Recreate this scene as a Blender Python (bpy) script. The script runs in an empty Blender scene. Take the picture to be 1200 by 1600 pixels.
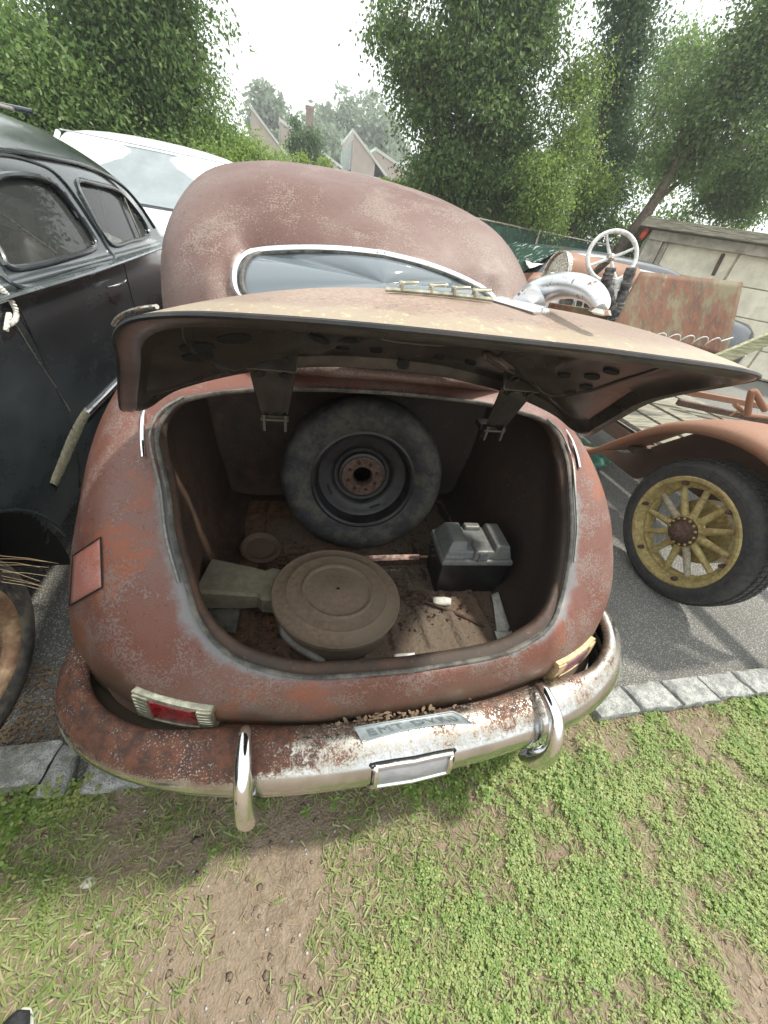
import bpy, bmesh, math, random
import numpy as np
from mathutils import Vector, Matrix
R_ = math.radians
random.seed(7); rng = np.random.default_rng(7)
sc = bpy.context.scene
COL = sc.collection
# ------------------------------------------------------------------ camera
F = 578.0
Rm = np.array([[0.969236, -0.008838, 0.246972], [-0.199467, -0.620713, 0.758241], [0.146423, -0.783989, -0.603265]])
_u, _s, _v = np.linalg.svd(Rm); Rm = _u @ _v
CAMP = np.array([0.0, 0.0, 1.6])
cam = bpy.data.objects.new('camera', bpy.data.cameras.new('camera')); COL.objects.link(cam)
M = Matrix.Identity(4)
for r in range(3):
    M[r][0] = Rm[r, 0]; M[r][1] = -Rm[r, 1]; M[r][2] = -Rm[r, 2]; M[r][3] = CAMP[r]
cam.matrix_world = M
cam.data.sensor_fit = 'VERTICAL'; cam.data.sensor_height = 36; cam.data.lens = F/1600*36
cam.data.clip_start = 0.02; cam.data.clip_end = 800
sc.camera = cam
# ------------------------------------------------------------------ world, sun, exposure
SUN = Vector((0.50, 0.04, 0.95)).normalized()
w = bpy.data.worlds.new('World'); sc.world = w; w.use_nodes = True
nt = w.node_tree; nt.nodes.clear()
out = nt.nodes.new('ShaderNodeOutputWorld'); bg = nt.nodes.new('ShaderNodeBackground')
sky = nt.nodes.new('ShaderNodeTexSky'); sky.sky_type = 'NISHITA'; sky.sun_disc = False
sky.sun_elevation = math.asin(SUN.z); sky.sun_rotation = math.atan2(SUN.x, SUN.y)
sky.dust_density = 4.0; sky.air_density = 1.2; sky.ozone_density = 1.0
mx = nt.nodes.new('ShaderNodeMix'); mx.data_type = 'RGBA'; mx.inputs[0].default_value = 0.80
mx.inputs[7].default_value = (11.6, 12.0, 11.9, 1)      # thin bright overcast veil
nt.links.new(sky.outputs[0], mx.inputs[6]); nt.links.new(mx.outputs[2], bg.inputs[0])
bg.inputs[1].default_value = 0.115
nt.links.new(bg.outputs[0], out.inputs[0])
sl = bpy.data.lights.new('sun', 'SUN'); sl.energy = 3.7; sl.angle = R_(4.0); sl.color = (1.0, 0.94, 0.84)
so = bpy.data.objects.new('sun', sl); COL.objects.link(so)
so.rotation_euler = (-SUN).to_track_quat('-Z', 'Y').to_euler()
sc.view_settings.view_transform = 'Standard'; sc.view_settings.look = 'None'
sc.view_settings.exposure = 0.56; sc.view_settings.gamma = 1.0
# ------------------------------------------------------------------ geometry helpers
def ray(px, py): return Rm @ np.array([px-600, py-800, F])
def PZ(px, py, z): d = ray(px, py); return CAMP + (z-CAMP[2])/d[2]*d
def PY(px, py, y): d = ray(px, py); return CAMP + y/d[1]*d
def PX(px, py, x): d = ray(px, py); return CAMP + x/d[0]*d
def tagp(o, label=None, cat=None, group=None, kind=None):
    if label: o['label'] = label
    if cat: o['category'] = cat
    if group: o['group'] = group
    if kind: o['kind'] = kind
    return o
def thing(name, label, cat, loc=(0, 0, 0), group=None, rot=None):
    o = bpy.data.objects.new(name, None); COL.objects.link(o); o.empty_display_size = 0.1
    o.location = loc
    if rot: o.rotation_euler = rot
    return tagp(o, label, cat, group)
def absloc(o):
    v = Vector((0, 0, 0))
    while o: v += Vector(o.location); o = o.parent
    return v
def mk(name, v, f, mat, parent=None, smooth=True, world=True, attr=None, bevel=0, autos=None):
    """one mesh object; v in world metres (shifted to the parent's place) unless world=False"""
    v = np.asarray(v, float).reshape(-1, 3)
    if parent is not None and world: v = v - np.array(absloc(parent))
    me = bpy.data.meshes.new(name)
    me.from_pydata(v.tolist(), [], [list(map(int, q)) for q in f])
    if attr is not None:
        for k, a in attr.items():
            at = me.attributes.new(k, 'FLOAT', 'POINT'); at.data.foreach_set('value', np.asarray(a, np.float32))
    me.materials.append(mat)
    me.validate(); me.update()
    if smooth:
        me.shade_smooth()
        if autos: me.set_sharp_from_angle(angle=R_(autos))
    o = bpy.data.objects.new(name, me); COL.objects.link(o)
    if parent is not None: o.parent = parent
    if bevel:
        b = o.modifiers.new('bevel', 'BEVEL'); b.width = bevel; b.segments = 2; b.limit_method = 'ANGLE'; b.angle_limit = R_(35)
    return o
class MB:
    def __init__(s): s.v = []; s.f = []
    def add(s, v, f):
        n = len(s.v); s.v += [tuple(map(float, p)) for p in v]; s.f += [tuple(int(i)+n for i in q) for q in f]; return s
    def box(s, c, d, rot=None):
        c = np.array(c, float); d = np.array(d, float)/2
        p = np.array([(x, y, z) for x in (-1, 1) for y in (-1, 1) for z in (-1, 1)], float)*d
        if rot is not None: p = p @ np.array(rot.to_matrix() if hasattr(rot, 'to_matrix') else rot).T
        return s.add(p+c, [(0, 1, 3, 2), (4, 6, 7, 5), (0, 4, 5, 1), (2, 3, 7, 6), (0, 2, 6, 4), (1, 5, 7, 3)])
    def prism(s, poly, ext):
        """poly: list of 3D points, ext: vector"""
        n = len(poly); a = np.array(poly, float); b = a+np.array(ext, float)
        f = [tuple(range(n))[::-1], tuple(range(n, 2*n))]+[(i, (i+1) % n, n+(i+1) % n, n+i) for i in range(n)]
        return s.add(np.vstack([a, b]), f)
    def tube(s, pts, r, n=10, cap=True, closed=False, flat=1.0, upv=(0, 0, 1)):
        pts = np.array(pts, float); m = len(pts)
        rr = np.full(m, r, float) if np.isscalar(r) else np.array(r, float)
        if closed: T = np.roll(pts, -1, 0)-np.roll(pts, 1, 0)
        else: T = np.gradient(pts, axis=0)
        T /= np.linalg.norm(T, axis=1)[:, None]+1e-12
        up = np.array(upv, float)
        if abs(np.dot(T[0], up)) > .95: up = np.array([0, 1.0, 0]) if abs(T[0][1]) < .9 else np.array([1.0, 0, 0])
        vs = []; u = np.cross(T[0], up); u /= np.linalg.norm(u)
        for i in range(m):
            u = u-np.dot(u, T[i])*T[i]; u /= np.linalg.norm(u)+1e-12; b = np.cross(T[i], u)
            for k in range(n):
                a = 2*math.pi*k/n; vs.append(pts[i]+rr[i]*(math.cos(a)*u+flat*math.sin(a)*b))
        f = []
        for i in range(m if closed else m-1):
            i2 = (i+1) % m
            for k in range(n): f.append((i*n+k, i*n+(k+1) % n, i2*n+(k+1) % n, i2*n+k))
        if cap and not closed: f += [tuple(range(n))[::-1], tuple(range((m-1)*n, m*n))]
        return s.add(vs, f)
    def lathe(s, prof, n=48, mat=None, closed=False):
        """prof: (r, h) pairs about the z axis; mat: 4x4 placement"""
        vs = []; m = len(prof)
        for r, h in prof:
            for k in range(n):
                a = 2*math.pi*k/n; vs.append((r*math.cos(a), r*math.sin(a), h))
        f = []
        for i in range(m if closed else m-1):
            i2 = (i+1) % m
            for k in range(n): f.append((i*n+k, i*n+(k+1) % n, i2*n+(k+1) % n, i2*n+k))
        if mat is not None: vs = [tuple(mat @ Vector(p)) for p in vs]
        return s.add(vs, f)
    def build(s, name, mat, parent=None, smooth=True, world=True, bevel=0, autos=38):
        return mk(name, s.v, s.f, mat, parent, smooth, world, None, bevel, autos)
def fr(loc, zdir, xdir=(1, 0, 0)):
    z = Vector(zdir).normalized(); x = Vector(xdir); x = (x-z*x.dot(z)).normalized(); y = z.cross(x)
    m = Matrix.Identity(4)
    for r in range(3): m[r][0] = x[r]; m[r][1] = y[r]; m[r][2] = z[r]; m[r][3] = loc[r]
    return m
def cr(P, k, axis=0):
    """Catmull-Rom densify along an axis"""
    P = np.moveaxis(np.asarray(P, float), axis, 0); n = len(P); o = []
    for i in range(n-1):
        p1, p2 = P[i], P[i+1]
        p0 = P[i-1] if i > 0 else 2*p1-p2
        p3 = P[i+2] if i+2 < n else 2*p2-p1
        for t in np.linspace(0, 1, k, endpoint=False):
            o.append(.5*((2*p1)+(-p0+p2)*t+(2*p0-5*p1+4*p2-p3)*t*t+(-p0+3*p1-3*p2+p3)*t**3))
    o.append(P[-1])
    return np.moveaxis(np.array(o), 0, axis)
def mirror_ring(H, cx):
    """H: (...,J,3) half rings with x = half width, from centre to centre -> closed rings (…,2J-2,3)"""
    A = H.copy(); A[..., 0] = cx+H[..., 0]
    B = H[..., 1:-1, :][..., ::-1, :].copy(); B[..., 0] = cx-B[..., 0]
    return np.concatenate([A, B], axis=-2)
def gridf(nr, nc, closed=False):
    return [(i*nc+j, i*nc+(j+1) % nc, (i+1)*nc+(j+1) % nc, (i+1)*nc+j) for i in range(nr-1) for j in range(nc if closed else nc-1)]
def inpoly(p, poly):
    x, y = p; c = False; n = len(poly)
    for i in range(n):
        x1, y1 = poly[i]; x2, y2 = poly[(i+1) % n]
        if (y1 > y) != (y2 > y) and x < (x2-x1)*(y-y1)/(y2-y1)+x1: c = not c
    return c
def roundpoly(poly, k=6):
    """closed polygon smoothed through Catmull-Rom"""
    P = np.array(poly, float); n = len(P); o = []
    for i in range(n):
        p0, p1, p2, p3 = P[i-1], P[i], P[(i+1) % n], P[(i+2) % n]
        for t in np.linspace(0, 1, k, endpoint=False):
            o.append(.5*((2*p1)+(-p0+p2)*t+(2*p0-5*p1+4*p2-p3)*t*t+(-p0+3*p1-3*p2+p3)*t**3))
    return np.array(o)
# ------------------------------------------------------------------ material helpers
class NT:
    def __init__(s, name):
        s.m = bpy.data.materials.new(name); s.m.use_nodes = True; s.t = s.m.node_tree; s.t.nodes.clear()
        s.out = s.n('ShaderNodeOutputMaterial'); s.b = s.n('ShaderNodeBsdfPrincipled')
        s.l(s.b.outputs[0], s.out.inputs[0]); s.co = s.n('ShaderNodeTexCoord').outputs['Object']
    def n(s, t): return s.t.nodes.new(t)
    def l(s, a, b): s.t.links.new(a, b)
    def put(s, inp, v):
        if isinstance(v, (int, float)): inp.default_value = v
        elif isinstance(v, (tuple, list)): inp.default_value = (*v, 1) if len(v) == 3 and inp.type == 'RGBA' else v
        else: s.l(v, inp)
    def noise(s, sc_, det=4, ro=.55, co=None, st=None, dist=0):
        x = s.n('ShaderNodeTexNoise'); x.inputs['Scale'].default_value = sc_; x.inputs['Detail'].default_value = det; x.inputs['Roughness'].default_value = ro
        x.inputs['Distortion'].default_value = dist
        c = co if co is not None else s.co
        if st:
            mp = s.n('ShaderNodeMapping'); mp.inputs['Scale'].default_value = st; s.l(c, mp.inputs[0]); c = mp.outputs[0]
        s.l(c, x.inputs['Vector']); return x.outputs['Fac']
    def vor(s, sc_, feat='F1', co=None):
        x = s.n('ShaderNodeTexVoronoi'); x.feature = feat; x.inputs['Scale'].default_value = sc_; s.l(co or s.co, x.inputs['Vector']); return x.outputs[0]
    def rng(s, v, a, b, c=0., d=1., smooth=True):
        x = s.n('ShaderNodeMapRange'); x.interpolation_type = 'SMOOTHSTEP' if smooth else 'LINEAR'
        s.put(x.inputs[0], v)
        for i, q in enumerate((a, b, c, d)): s.put(x.inputs[i+1], q)
        return x.outputs[0]
    def math(s, op, a, b=0., c=None):
        x = s.n('ShaderNodeMath'); x.operation = op; s.put(x.inputs[0], a); s.put(x.inputs[1], b)
        if c is not None: s.put(x.inputs[2], c)
        return x.outputs[0]
    def mix(s, f, a, b):
        x = s.n('ShaderNodeMix'); x.data_type = 'RGBA'; s.put(x.inputs[0], f); s.put(x.inputs[6], a); s.put(x.inputs[7], b); return x.outputs[2]
    def xyz(s, co=None):
        x = s.n('ShaderNodeSeparateXYZ'); s.l(co or s.co, x.inputs[0]); return x.outputs
    def attr(s, k):
        x = s.n('ShaderNodeAttribute'); x.attribute_name = k; return x.outputs['Fac']
    def isl(s): return s.n('ShaderNodeNewGeometry').outputs['Random Per Island']
    def bump(s, h, st=.3, d=.01):
        x = s.n('ShaderNodeBump'); x.inputs['Strength'].default_value = st; x.inputs['Distance'].default_value = d; s.l(h, x.inputs['Height']); s.l(x.outputs[0], s.b.inputs['Normal'])
    def set(s, col=None, rough=None, metal=None, **k):
        if col is not None: s.put(s.b.inputs['Base Color'], col)
        if rough is not None: s.put(s.b.inputs['Roughness'], rough)
        if metal is not None: s.put(s.b.inputs['Metallic'], metal)
        for kk, v in k.items(): s.put(s.b.inputs[kk.replace('_', ' ')], v)
        return s.m
def simple(name, col, rough=.5, metal=0., var=.25, sc_=30, bump=.15, dirt=None, dirtc=(.10, .085, .06), **k):
    t = NT(name); n = t.noise(sc_, 5, .6); n2 = t.noise(sc_*.17, 4)
    dark = tuple(c*(1-var) for c in col); lite = tuple(min(1, c*(1+var)) for c in col)
    c = t.mix(t.rng(n, .3, .7), dark, lite)
    c = t.mix(t.rng(n2, .45, .7, 0, .35), c, dark)
    if dirt: c = t.mix(t.math('MULTIPLY', t.rng(t.noise(sc_*.35, 8, .7), .42, .62), dirt), c, dirtc)
    if bump: t.bump(n, bump, .003)
    r = t.rng(n2, .3, .7, max(0, rough-.08), min(1, rough+.08))
    return t.set(c, r, metal, **k)
def rust_paint(name, base, weather, rustc=(.23, .065, .025), grimez=None, edge=None, edgecol=(.17, .19, .20), mott=.55, rough=.62, coat=0.05, orange=.62, yspeck=False):
    t = NT(name)
    big = t.noise(1.7, 5, .6); mid = t.noise(7, 6, .65); fine = t.noise(170, 3, .6); fine2 = t.noise(75, 4, .7)
    c = t.mix(t.rng(big, .38, .62), base, tuple(.62*b+.38*q for b, q in zip(base, weather)))
    thr = t.rng(mid, .35, .68, .66, .40)
    sp = t.rng(fine, thr, t.math('ADD', thr, .10))
    c = t.mix(t.math('MULTIPLY', sp, mott), c, weather)
    dk = t.rng(fine2, .60, .70); c = t.mix(t.math('MULTIPLY', dk, .7), c, tuple(.30*b for b in base))
    pit = t.rng(t.noise(330, 2, .5), .60, .66); c = t.mix(t.math('MULTIPLY', pit, .5), c, tuple(.25*b for b in base))
    scr = t.math('MULTIPLY', t.rng(t.noise(60, 3, .6, st=(1, .04, .06), dist=.4), .66, .69), t.rng(mid, .45, .6)); c = t.mix(t.math('MULTIPLY', scr, .55), c, weather)
    o = t.math('MULTIPLY', t.rng(t.noise(3.3, 7, .7), orange, orange+.09), t.rng(fine2, .36, .55)); c = t.mix(t.math('MULTIPLY', o, .8), c, rustc)
    streak = t.rng(t.noise(9, 5, .7, st=(1, 1, .12)), .55, .75, 0, .35); c = t.mix(streak, c, tuple(.55*b for b in base))
    if edge:
        e = t.attr(edge); en = t.rng(t.math('ADD', e, t.math('MULTIPLY', t.math('SUBTRACT', t.noise(14, 6, .7), .5), .9)), .42, .75)
        c = t.mix(t.math('MULTIPLY', en, .75), c, edgecol)
        if yspeck:
            y = t.math('MULTIPLY', t.rng(t.noise(70, 5, .8), .58, .64), t.rng(t.math('ADD', e, t.math('MULTIPLY', t.noise(5, 3), .5)), .62, 1.1)); c = t.mix(y, c, (.55, .46, .26))
    if grimez:
        z = t.xyz()[2]; g = t.rng(t.math('ADD', z, t.math('MULTIPLY', t.math('SUBTRACT', t.noise(6, 6, .7), .5), .35)), grimez[1], grimez[0])
        c = t.mix(t.math('MULTIPLY', g, .75), c, (.085, .075, .045))
    t.bump(t.math('ADD', t.math('MULTIPLY', fine2, .6), t.math('MULTIPLY', fine, .5)), .22, .0025)
    return t.set(c, t.rng(mid, .3, .7, rough-.12, rough+.12), 0., Coat_Weight=coat, Coat_Roughness=.35)
M_ = {}
M_['body'] = rust_paint('weathered_maroon_paint', (.135, .046, .029), (.180, .138, .120), grimez=(.42, .66), edge='wear', orange=.545, mott=.85)
M_['roof'] = rust_paint('weathered_roof_paint', (.110, .052, .040), (.215, .168, .145), mott=.8, orange=.70, rough=.6, edge='wear', edgecol=(.40, .33, .31))
M_['lid'] = rust_paint('weathered_lid_paint', (.235, .165, .125), (.34, .265, .21), edge='wear', edgecol=(.29, .24, .165), yspeck=True, mott=.5, orange=.66, rough=.55, coat=.15)
def chrome_rust():
    t = NT('rusty_chrome'); x, y, z = t.xyz()[0], t.xyz()[1], t.xyz()[2]
    nz = t.xyz(t.n('ShaderNodeNewGeometry').outputs['Normal'])[2]
    up = t.attr('top')
    base = t.rng(x, -.62, -.35, .66, .34, False)       # rust is heaviest on the left third
    base = t.math('SUBTRACT', 1.02, t.math('MULTIPLY', t.attr('rusty'), .62))
    n = t.noise(55, 6, .72); n2 = t.noise(8, 5, .6); n3 = t.noise(190, 3, .6)
    v = t.math('ADD', t.math('MULTIPLY', n, .38), t.math('ADD', t.math('MULTIPLY', n2, .30), t.math('MULTIPLY', n3, .32)))
    v = t.math('ADD', v, t.math('MULTIPLY', t.math('SUBTRACT', up, .55), .60))
    mk_ = t.rng(v, t.math('SUBTRACT', base, .04), t.math('ADD', base, .03))
    halo = t.rng(v, t.math('SUBTRACT', base, .16), t.math('ADD', base, .0))
    rc = t.mix(t.rng(t.noise(34, 7, .75), .38, .62), (.15, .060, .033), (.062, .034, .026))
    rc = t.mix(t.math('MULTIPLY', t.rng(n3, .55, .64, 0, .75), t.rng(t.noise(9, 6, .75), .42, .60)), rc, (.55, .50, .45))
    haz = t.math('MULTIPLY', t.rng(t.noise(11, 5), .4, .65), .5)
    cc = t.mix(halo, t.mix(haz, (.66, .67, .68), (.40, .40, .385)), (.42, .38, .31))
    c = t.mix(mk_, cc, rc)
    t.bump(t.math('ADD', t.math('MULTIPLY', mk_, .5), t.math('MULTIPLY', n, .2)), .3, .002)
    return t.set(c, t.math('ADD', t.rng(mk_, 0, 1, .16, .60), t.math('MULTIPLY', halo, .18)), t.rng(mk_, 0, 1, 1, .05))
M_['chrome_rust'] = chrome_rust()
def chrome(name, tint=(.80, .81, .82), rough=.08, pit=.62):
    t = NT(name); n = t.noise(90, 5, .7); p = t.rng(n, pit, pit+.05); h = t.rng(t.noise(9, 5, .6), .4, .7, 0, .16)
    c = t.mix(p, tint, (.20, .13, .08)); return t.set(c, t.math('ADD', t.math('ADD', h, rough), t.math('MULTIPLY', p, .4)), t.rng(p, 0, 1, 1, .3))
M_['chrome'] = chrome('aged_chrome'); M_['chrome_dull'] = chrome('dull_chrome', (.55, .54, .48), .25, .5)
M_['pitted'] = chrome('pitted_white_chrome', (.72, .73, .74), .32, .60)
M_['brass'] = simple('tarnished_silver_gold_trim', (.46, .45, .34), .30, .7, .3, 60)
M_['seal'] = simple('weathered_rubber', (.055, .055, .05), .7, 0, .5, 40, .4, dirt=.6, dirtc=(.20, .19, .15))
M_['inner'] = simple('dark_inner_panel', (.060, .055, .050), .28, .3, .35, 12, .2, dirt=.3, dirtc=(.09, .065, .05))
M_['hole'] = simple('black_recess', (.006, .006, .006), .8, 0, .2, 12, 0)
M_['glassblue'] = NT('rear_glass').set((.30, .36, .40), .06, 0., Transmission_Weight=.55, IOR=1.5, Specular_IOR_Level=1.0)
M_['glassdark'] = NT('window_glass').set((.80, .86, .84), .0, 0., Transmission_Weight=.96, IOR=1.2)
M_['redlens'] = (lambda t: (t.bump(t.math('SINE', t.math('MULTIPLY', t.xyz()[2], 900.)), .3, .001), t.set(t.mix(t.rng(t.noise(60), .5, .62), (.23, .008, .012), (.07, .006, .008)), .18, 0., Coat_Weight=.6))[1])(NT('red_lens'))
M_['purplelens'] = (lambda t: (t.bump(t.math('SINE', t.math('MULTIPLY', t.xyz()[2], 700.)), .5, .001), t.set(t.mix(t.rng(t.math('SINE', t.math('MULTIPLY', t.xyz()[2], 700.)), -.3, .6), (.16, .03, .05), (.32, .22, .28)), .25, 0.))[1])(NT('faded_lens'))
def soilish(name, cols, sc_=60, bump=.6, rough=.95, bd=.006):
    t = NT(name); n = t.noise(sc_, 8, .7); n2 = t.noise(sc_*.06, 5, .6); v = t.vor(sc_*3)
    c = t.mix(t.rng(n, .32, .68), cols[0], cols[1]); c = t.mix(t.rng(n2, .42, .62), c, cols[2])
    c = t.mix(t.rng(t.noise(sc_*5, 2), .66, .74, 0, .8), c, cols[3])
    t.bump(t.math('ADD', n, t.math('MULTIPLY', v, .5)), bump, bd)
    return t.set(c, rough)
M_['trunk'] = soilish('grimy_rusted_steel', [(.085, .045, .027), (.034, .022, .016), (.045, .034, .026), (.13, .10, .075)], 15, .5, .72, .004)
M_['floor'] = soilish('rust_flaked_floor', [(.22, .11, .055), (.060, .036, .022), (.13, .10, .072), (.30, .24, .18)], 26, .9, .85, .008)
M_['dirtcan'] = soilish('dusty_rusted_can', [(.175, .125, .082), (.115, .08, .055), (.15, .115, .08), (.25, .21, .165)], 50, .35, .9, .002)
M_['olive'] = soilish('dusty_olive_metal', [(.21, .19, .135), (.14, .12, .08), (.18, .16, .115), (.22, .2, .15)], 30, .3, .8, .002)
def tyre_mat(name, c=(.025, .025, .026), dirt=.5, dc=(.10, .09, .065)):
    return simple(name, c, .75, 0, .35, 40, .3, dirt=dirt, dirtc=dc)
M_['tyre'] = tyre_mat('aged_tyre_rubber', (.016, .016, .018), .45); M_['tyre2'] = tyre_mat('black_tyre_rubber', (.03, .031, .033), .25)
M_['blackrim'] = simple('black_steel_rim', (.014, .014, .016), .45, .2, .4, 30, .2, dirt=.3, dirtc=(.05, .035, .025))
M_['hubrust'] = simple('brown_rust', (.075, .042, .028), .8, .1, .5, 70, .5)
M_['rustorange'] = rust_paint('orange_rust', (.24, .105, .055), (.26, .17, .115), mott=.4, orange=.6, rough=.7)
M_['rustdark'] = rust_paint('dark_rust_steel', (.09, .052, .036), (.16, .125, .095), mott=.5, orange=.55, rough=.8)
def patina():
    t = NT('green_and_rust_patina'); n = t.noise(3.0, 7, .7, st=(1.6, 1.6, .7)); n2 = t.noise(14, 6, .7, st=(1.5, 1.5, .6)); n3 = t.noise(60, 4, .7)
    c = t.mix(t.rng(n2, .38, .62), (.15, .058, .026), (.07, .030, .017)); c = t.mix(t.math('MULTIPLY', t.rng(t.math('ADD', t.math('MULTIPLY', n, .6), t.math('MULTIPLY', n2, .4)), .46, .60), .8), c, (.16, .15, .085))
    c = t.mix(t.rng(t.noise(5, 6, .7, st=(2, 2, .6)), .58, .70, 0, .7), c, (.24, .21, .12)); c = t.mix(t.rng(n3, .6, .7, 0, .6), c, (.06, .03, .02)); t.bump(n2, .5, .004)
    return t.set(c, .75)
M_['patina'] = patina()
def blackpaint():
    t = NT('scuffed_black_paint'); d = t.noise(2.2, 6, .65, st=(1, .5, 1)); s_ = t.noise(30, 8, .8, st=(1, .15, 1)); f = t.noise(140, 3)
    c = t.mix(t.rng(d, .35, .7), (.009, .014, .017), (.028, .037, .040)); c = t.mix(t.rng(s_, .62, .74, 0, .30), c, (.17, .18, .17)); c = t.mix(t.rng(f, .70, .76, 0, .5), c, (.28, .28, .25))
    return t.set(c, t.rng(d, .3, .7, .20, .40), 0., Coat_Weight=.7, Coat_Roughness=.10)
M_['black'] = blackpaint()
M_['sedan'] = simple('dusty_dark_grey_paint', (.055, .062, .072), .28, .3, .2, 8, 0, Coat_Weight=.5)
M_['white'] = simple('white_van_paint', (.80, .82, .83), .3, 0, .04, 3, 0, Coat_Weight=.4)
M_['hazeglass'] = simple('clouded_grey_glass', (.27, .31, .32), .22, 0, .12, 4, 0)
M_['tint'] = simple('tinted_glass', (.02, .028, .032), .05, 0, .2, 4, 0, Specular_IOR_Level=1.0)
M_['greenglass'] = (lambda t: t.set(t.mix(t.rng(t.noise(14, 6, .7), .55, .62), (.035, .07, .055), (.4, .48, .45)), .08))(NT('green_glass'))
M_['yellow'] = simple('chipped_yellow_paint', (.36, .30, .12), .6, 0, .3, 50, .3, dirt=.45, dirtc=(.17, .09, .04))
M_['yellowg'] = simple('worn_grey_yellow_wood', (.36, .33, .24), .7, 0, .3, 40, .3, dirt=.4, dirtc=(.2, .12, .06))
M_['wood'] = (lambda t: (t.bump(t.noise(16, 6, .7, st=(.25, 3, 3)), .8, .006), t.set(t.mix(t.rng(t.noise(16, 6, .7, st=(.25, 3, 3)), .35, .65), (.12, .11, .085), (.30, .29, .22)), .9))[1])(NT('weathered_grey_wood'))
M_['woodgreen'] = (lambda t: (t.bump(t.noise(20, 6, .7, st=(.2, 3, 3)), .8, .006), t.set(t.mix(t.rng(t.noise(20, 6, .7, st=(.2, 3, 3)), .35, .65), (.16, .17, .09), (.42, .42, .28)), .9))[1])(NT('mossy_weathered_plank'))
M_['whitemetal'] = simple('chalky_white_paint', (.62, .63, .61), .5, 0, .2, 50, .2, dirt=.35, dirtc=(.25, .22, .18))
M_['batlid'] = simple('dusty_grey_plastic', (.115, .122, .120), .5, 0, .18, 60, .15, dirt=.4, dirtc=(.19, .175, .14))
M_['batbox'] = simple('black_plastic', (.012, .012, .013), .4, 0, .3, 60, .1, dirt=.2, dirtc=(.05, .045, .04))
M_['paper'] = simple('dirty_white_cloth', (.62, .62, .55), .8, 0, .12, 60, .5, dirt=.2)
M_['grey'] = simple('grey_hose_rubber', (.17, .165, .15), .6, 0, .2, 60, .2, dirt=.4)
M_['pinkpatch'] = rust_paint('bare_pink_primer', (.37, .125, .082), (.38, .24, .23), mott=.5, orange=.6, rough=.5)
M_['plate'] = simple('grey_blue_plate_metal', (.25, .29, .30), .42, .35, .15, 60, .2, dirt=.25, dirtc=(.33, .32, .27))
M_['lenswhite'] = simple('frosted_grey_lens', (.24, .24, .25), .35, 0, .1, 30, .1)
def stone(name, a, b):
    t = NT(name); n = t.noise(26, 7, .7); f = t.noise(230, 3, .6)
    c = t.mix(t.rng(n, .35, .65), tuple(.6*q for q in a), b); c = t.mix(t.rng(f, .54, .60, 0, .75), c, (.10, .10, .10)); c = t.mix(t.rng(t.noise(180, 2), .64, .7, 0, .7), c, (.55, .55, .52))
    c = t.mix(t.rng(t.noise(5, 5, .7), .55, .7, 0, .5), c, (.14, .15, .10)); t.bump(t.math('ADD', n, t.math('MULTIPLY', f, .3)), .8, .008); return t.set(c, .9)
M_['granite'] = stone('grey_granite', (.30, .31, .30), (.42, .43, .40))
def asphalt():
    t = NT('stony_asphalt'); v = t.vor(95); f = t.noise(260, 3); b = t.noise(1.3, 5)
    c = t.mix(t.rng(v, .12, .42), (.40, .39, .36), (.125, .125, .115)); c = t.mix(t.rng(t.vor(60), .10, .22, .8, 0), c, (.50, .48, .42)); c = t.mix(t.rng(f, .56, .64, 0, .8), c, (.46, .44, .39)); c = t.mix(t.rng(b, .45, .7, 0, .4), c, (.09, .095, .08))
    t.bump(t.math('ADD', t.math('MULTIPLY', v, -1.), f), .9, .006); return t.set(c, t.rng(v, .1, .5, .45, .85))
M_['asphalt'] = asphalt()
M_['soil'] = soilish('bare_soil', [(.27, .215, .155), (.15, .115, .08), (.22, .175, .125), (.42, .38, .31)], 45, .9, .97, .008)
def leafmat(name, a, b, c3=None, trans=.35, rough=.5, psc=5., patch=None):
    t = NT(name); i = t.isl(); c = t.mix(i, a, b)
    c = t.mix(t.rng(t.noise(psc, 4, .6), .40, .66, 0, .75), c, tuple(.55*p_+.45*q_ for p_, q_ in zip(b, patch or b)))
    if c3: c = t.mix(t.rng(i, .86, .9), c, c3)
    t.set(c, rough)
    tr = t.n('ShaderNodeBsdfTranslucent'); t.put(tr.inputs[0], t.mix(.5, c, tuple(min(1, q*1.4) for q in b)))
    ms = t.n('ShaderNodeMixShader'); ms.inputs[0].default_value = trans
    t.l(t.b.outputs[0], ms.inputs[1]); t.l(tr.outputs[0], ms.inputs[2]); t.l(ms.outputs[0], t.out.inputs[0]); return t.m
M_['clover'] = leafmat('clover_leaf', (.11, .20, .035), (.25, .37, .085), (.36, .37, .13), patch=(.38, .36, .17), psc=7.)
M_['grass'] = leafmat('grass_blade', (.15, .22, .06), (.28, .35, .12), (.42, .38, .22), patch=(.46, .40, .24), psc=5.)
M_['straw'] = leafmat('dry_straw', (.38, .31, .19), (.24, .17, .10), None, .1, .8)
M_['litter'] = leafmat('dead_leaf', (.33, .25, .15), (.16, .10, .06), None, .1, .8)
M_['pebble'] = (lambda t: t.set(t.mix(t.isl(), (.42, .40, .36), (.20, .18, .15)), .85))(NT('pebble_stone'))
M_['bark'] = simple('grey_brown_bark', (.12, .095, .07), .9, 0, .4, 14, .8)
M_['stripgrey'] = simple('grey_corroded_strip', (.20, .20, .18), .5, .3, .3, 60, .3)
M_['rimtan'] = simple('tan_rusted_rim', (.19, .135, .085), .5, .35, .45, 30, .4, dirt=.6, dirtc=(.11, .05, .03))
M_['clod'] = soilish('soil_clod', [(.22, .175, .125), (.12, .09, .062), (.18, .14, .10), (.33, .29, .23)], 45, .9, .97, .008)
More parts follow.
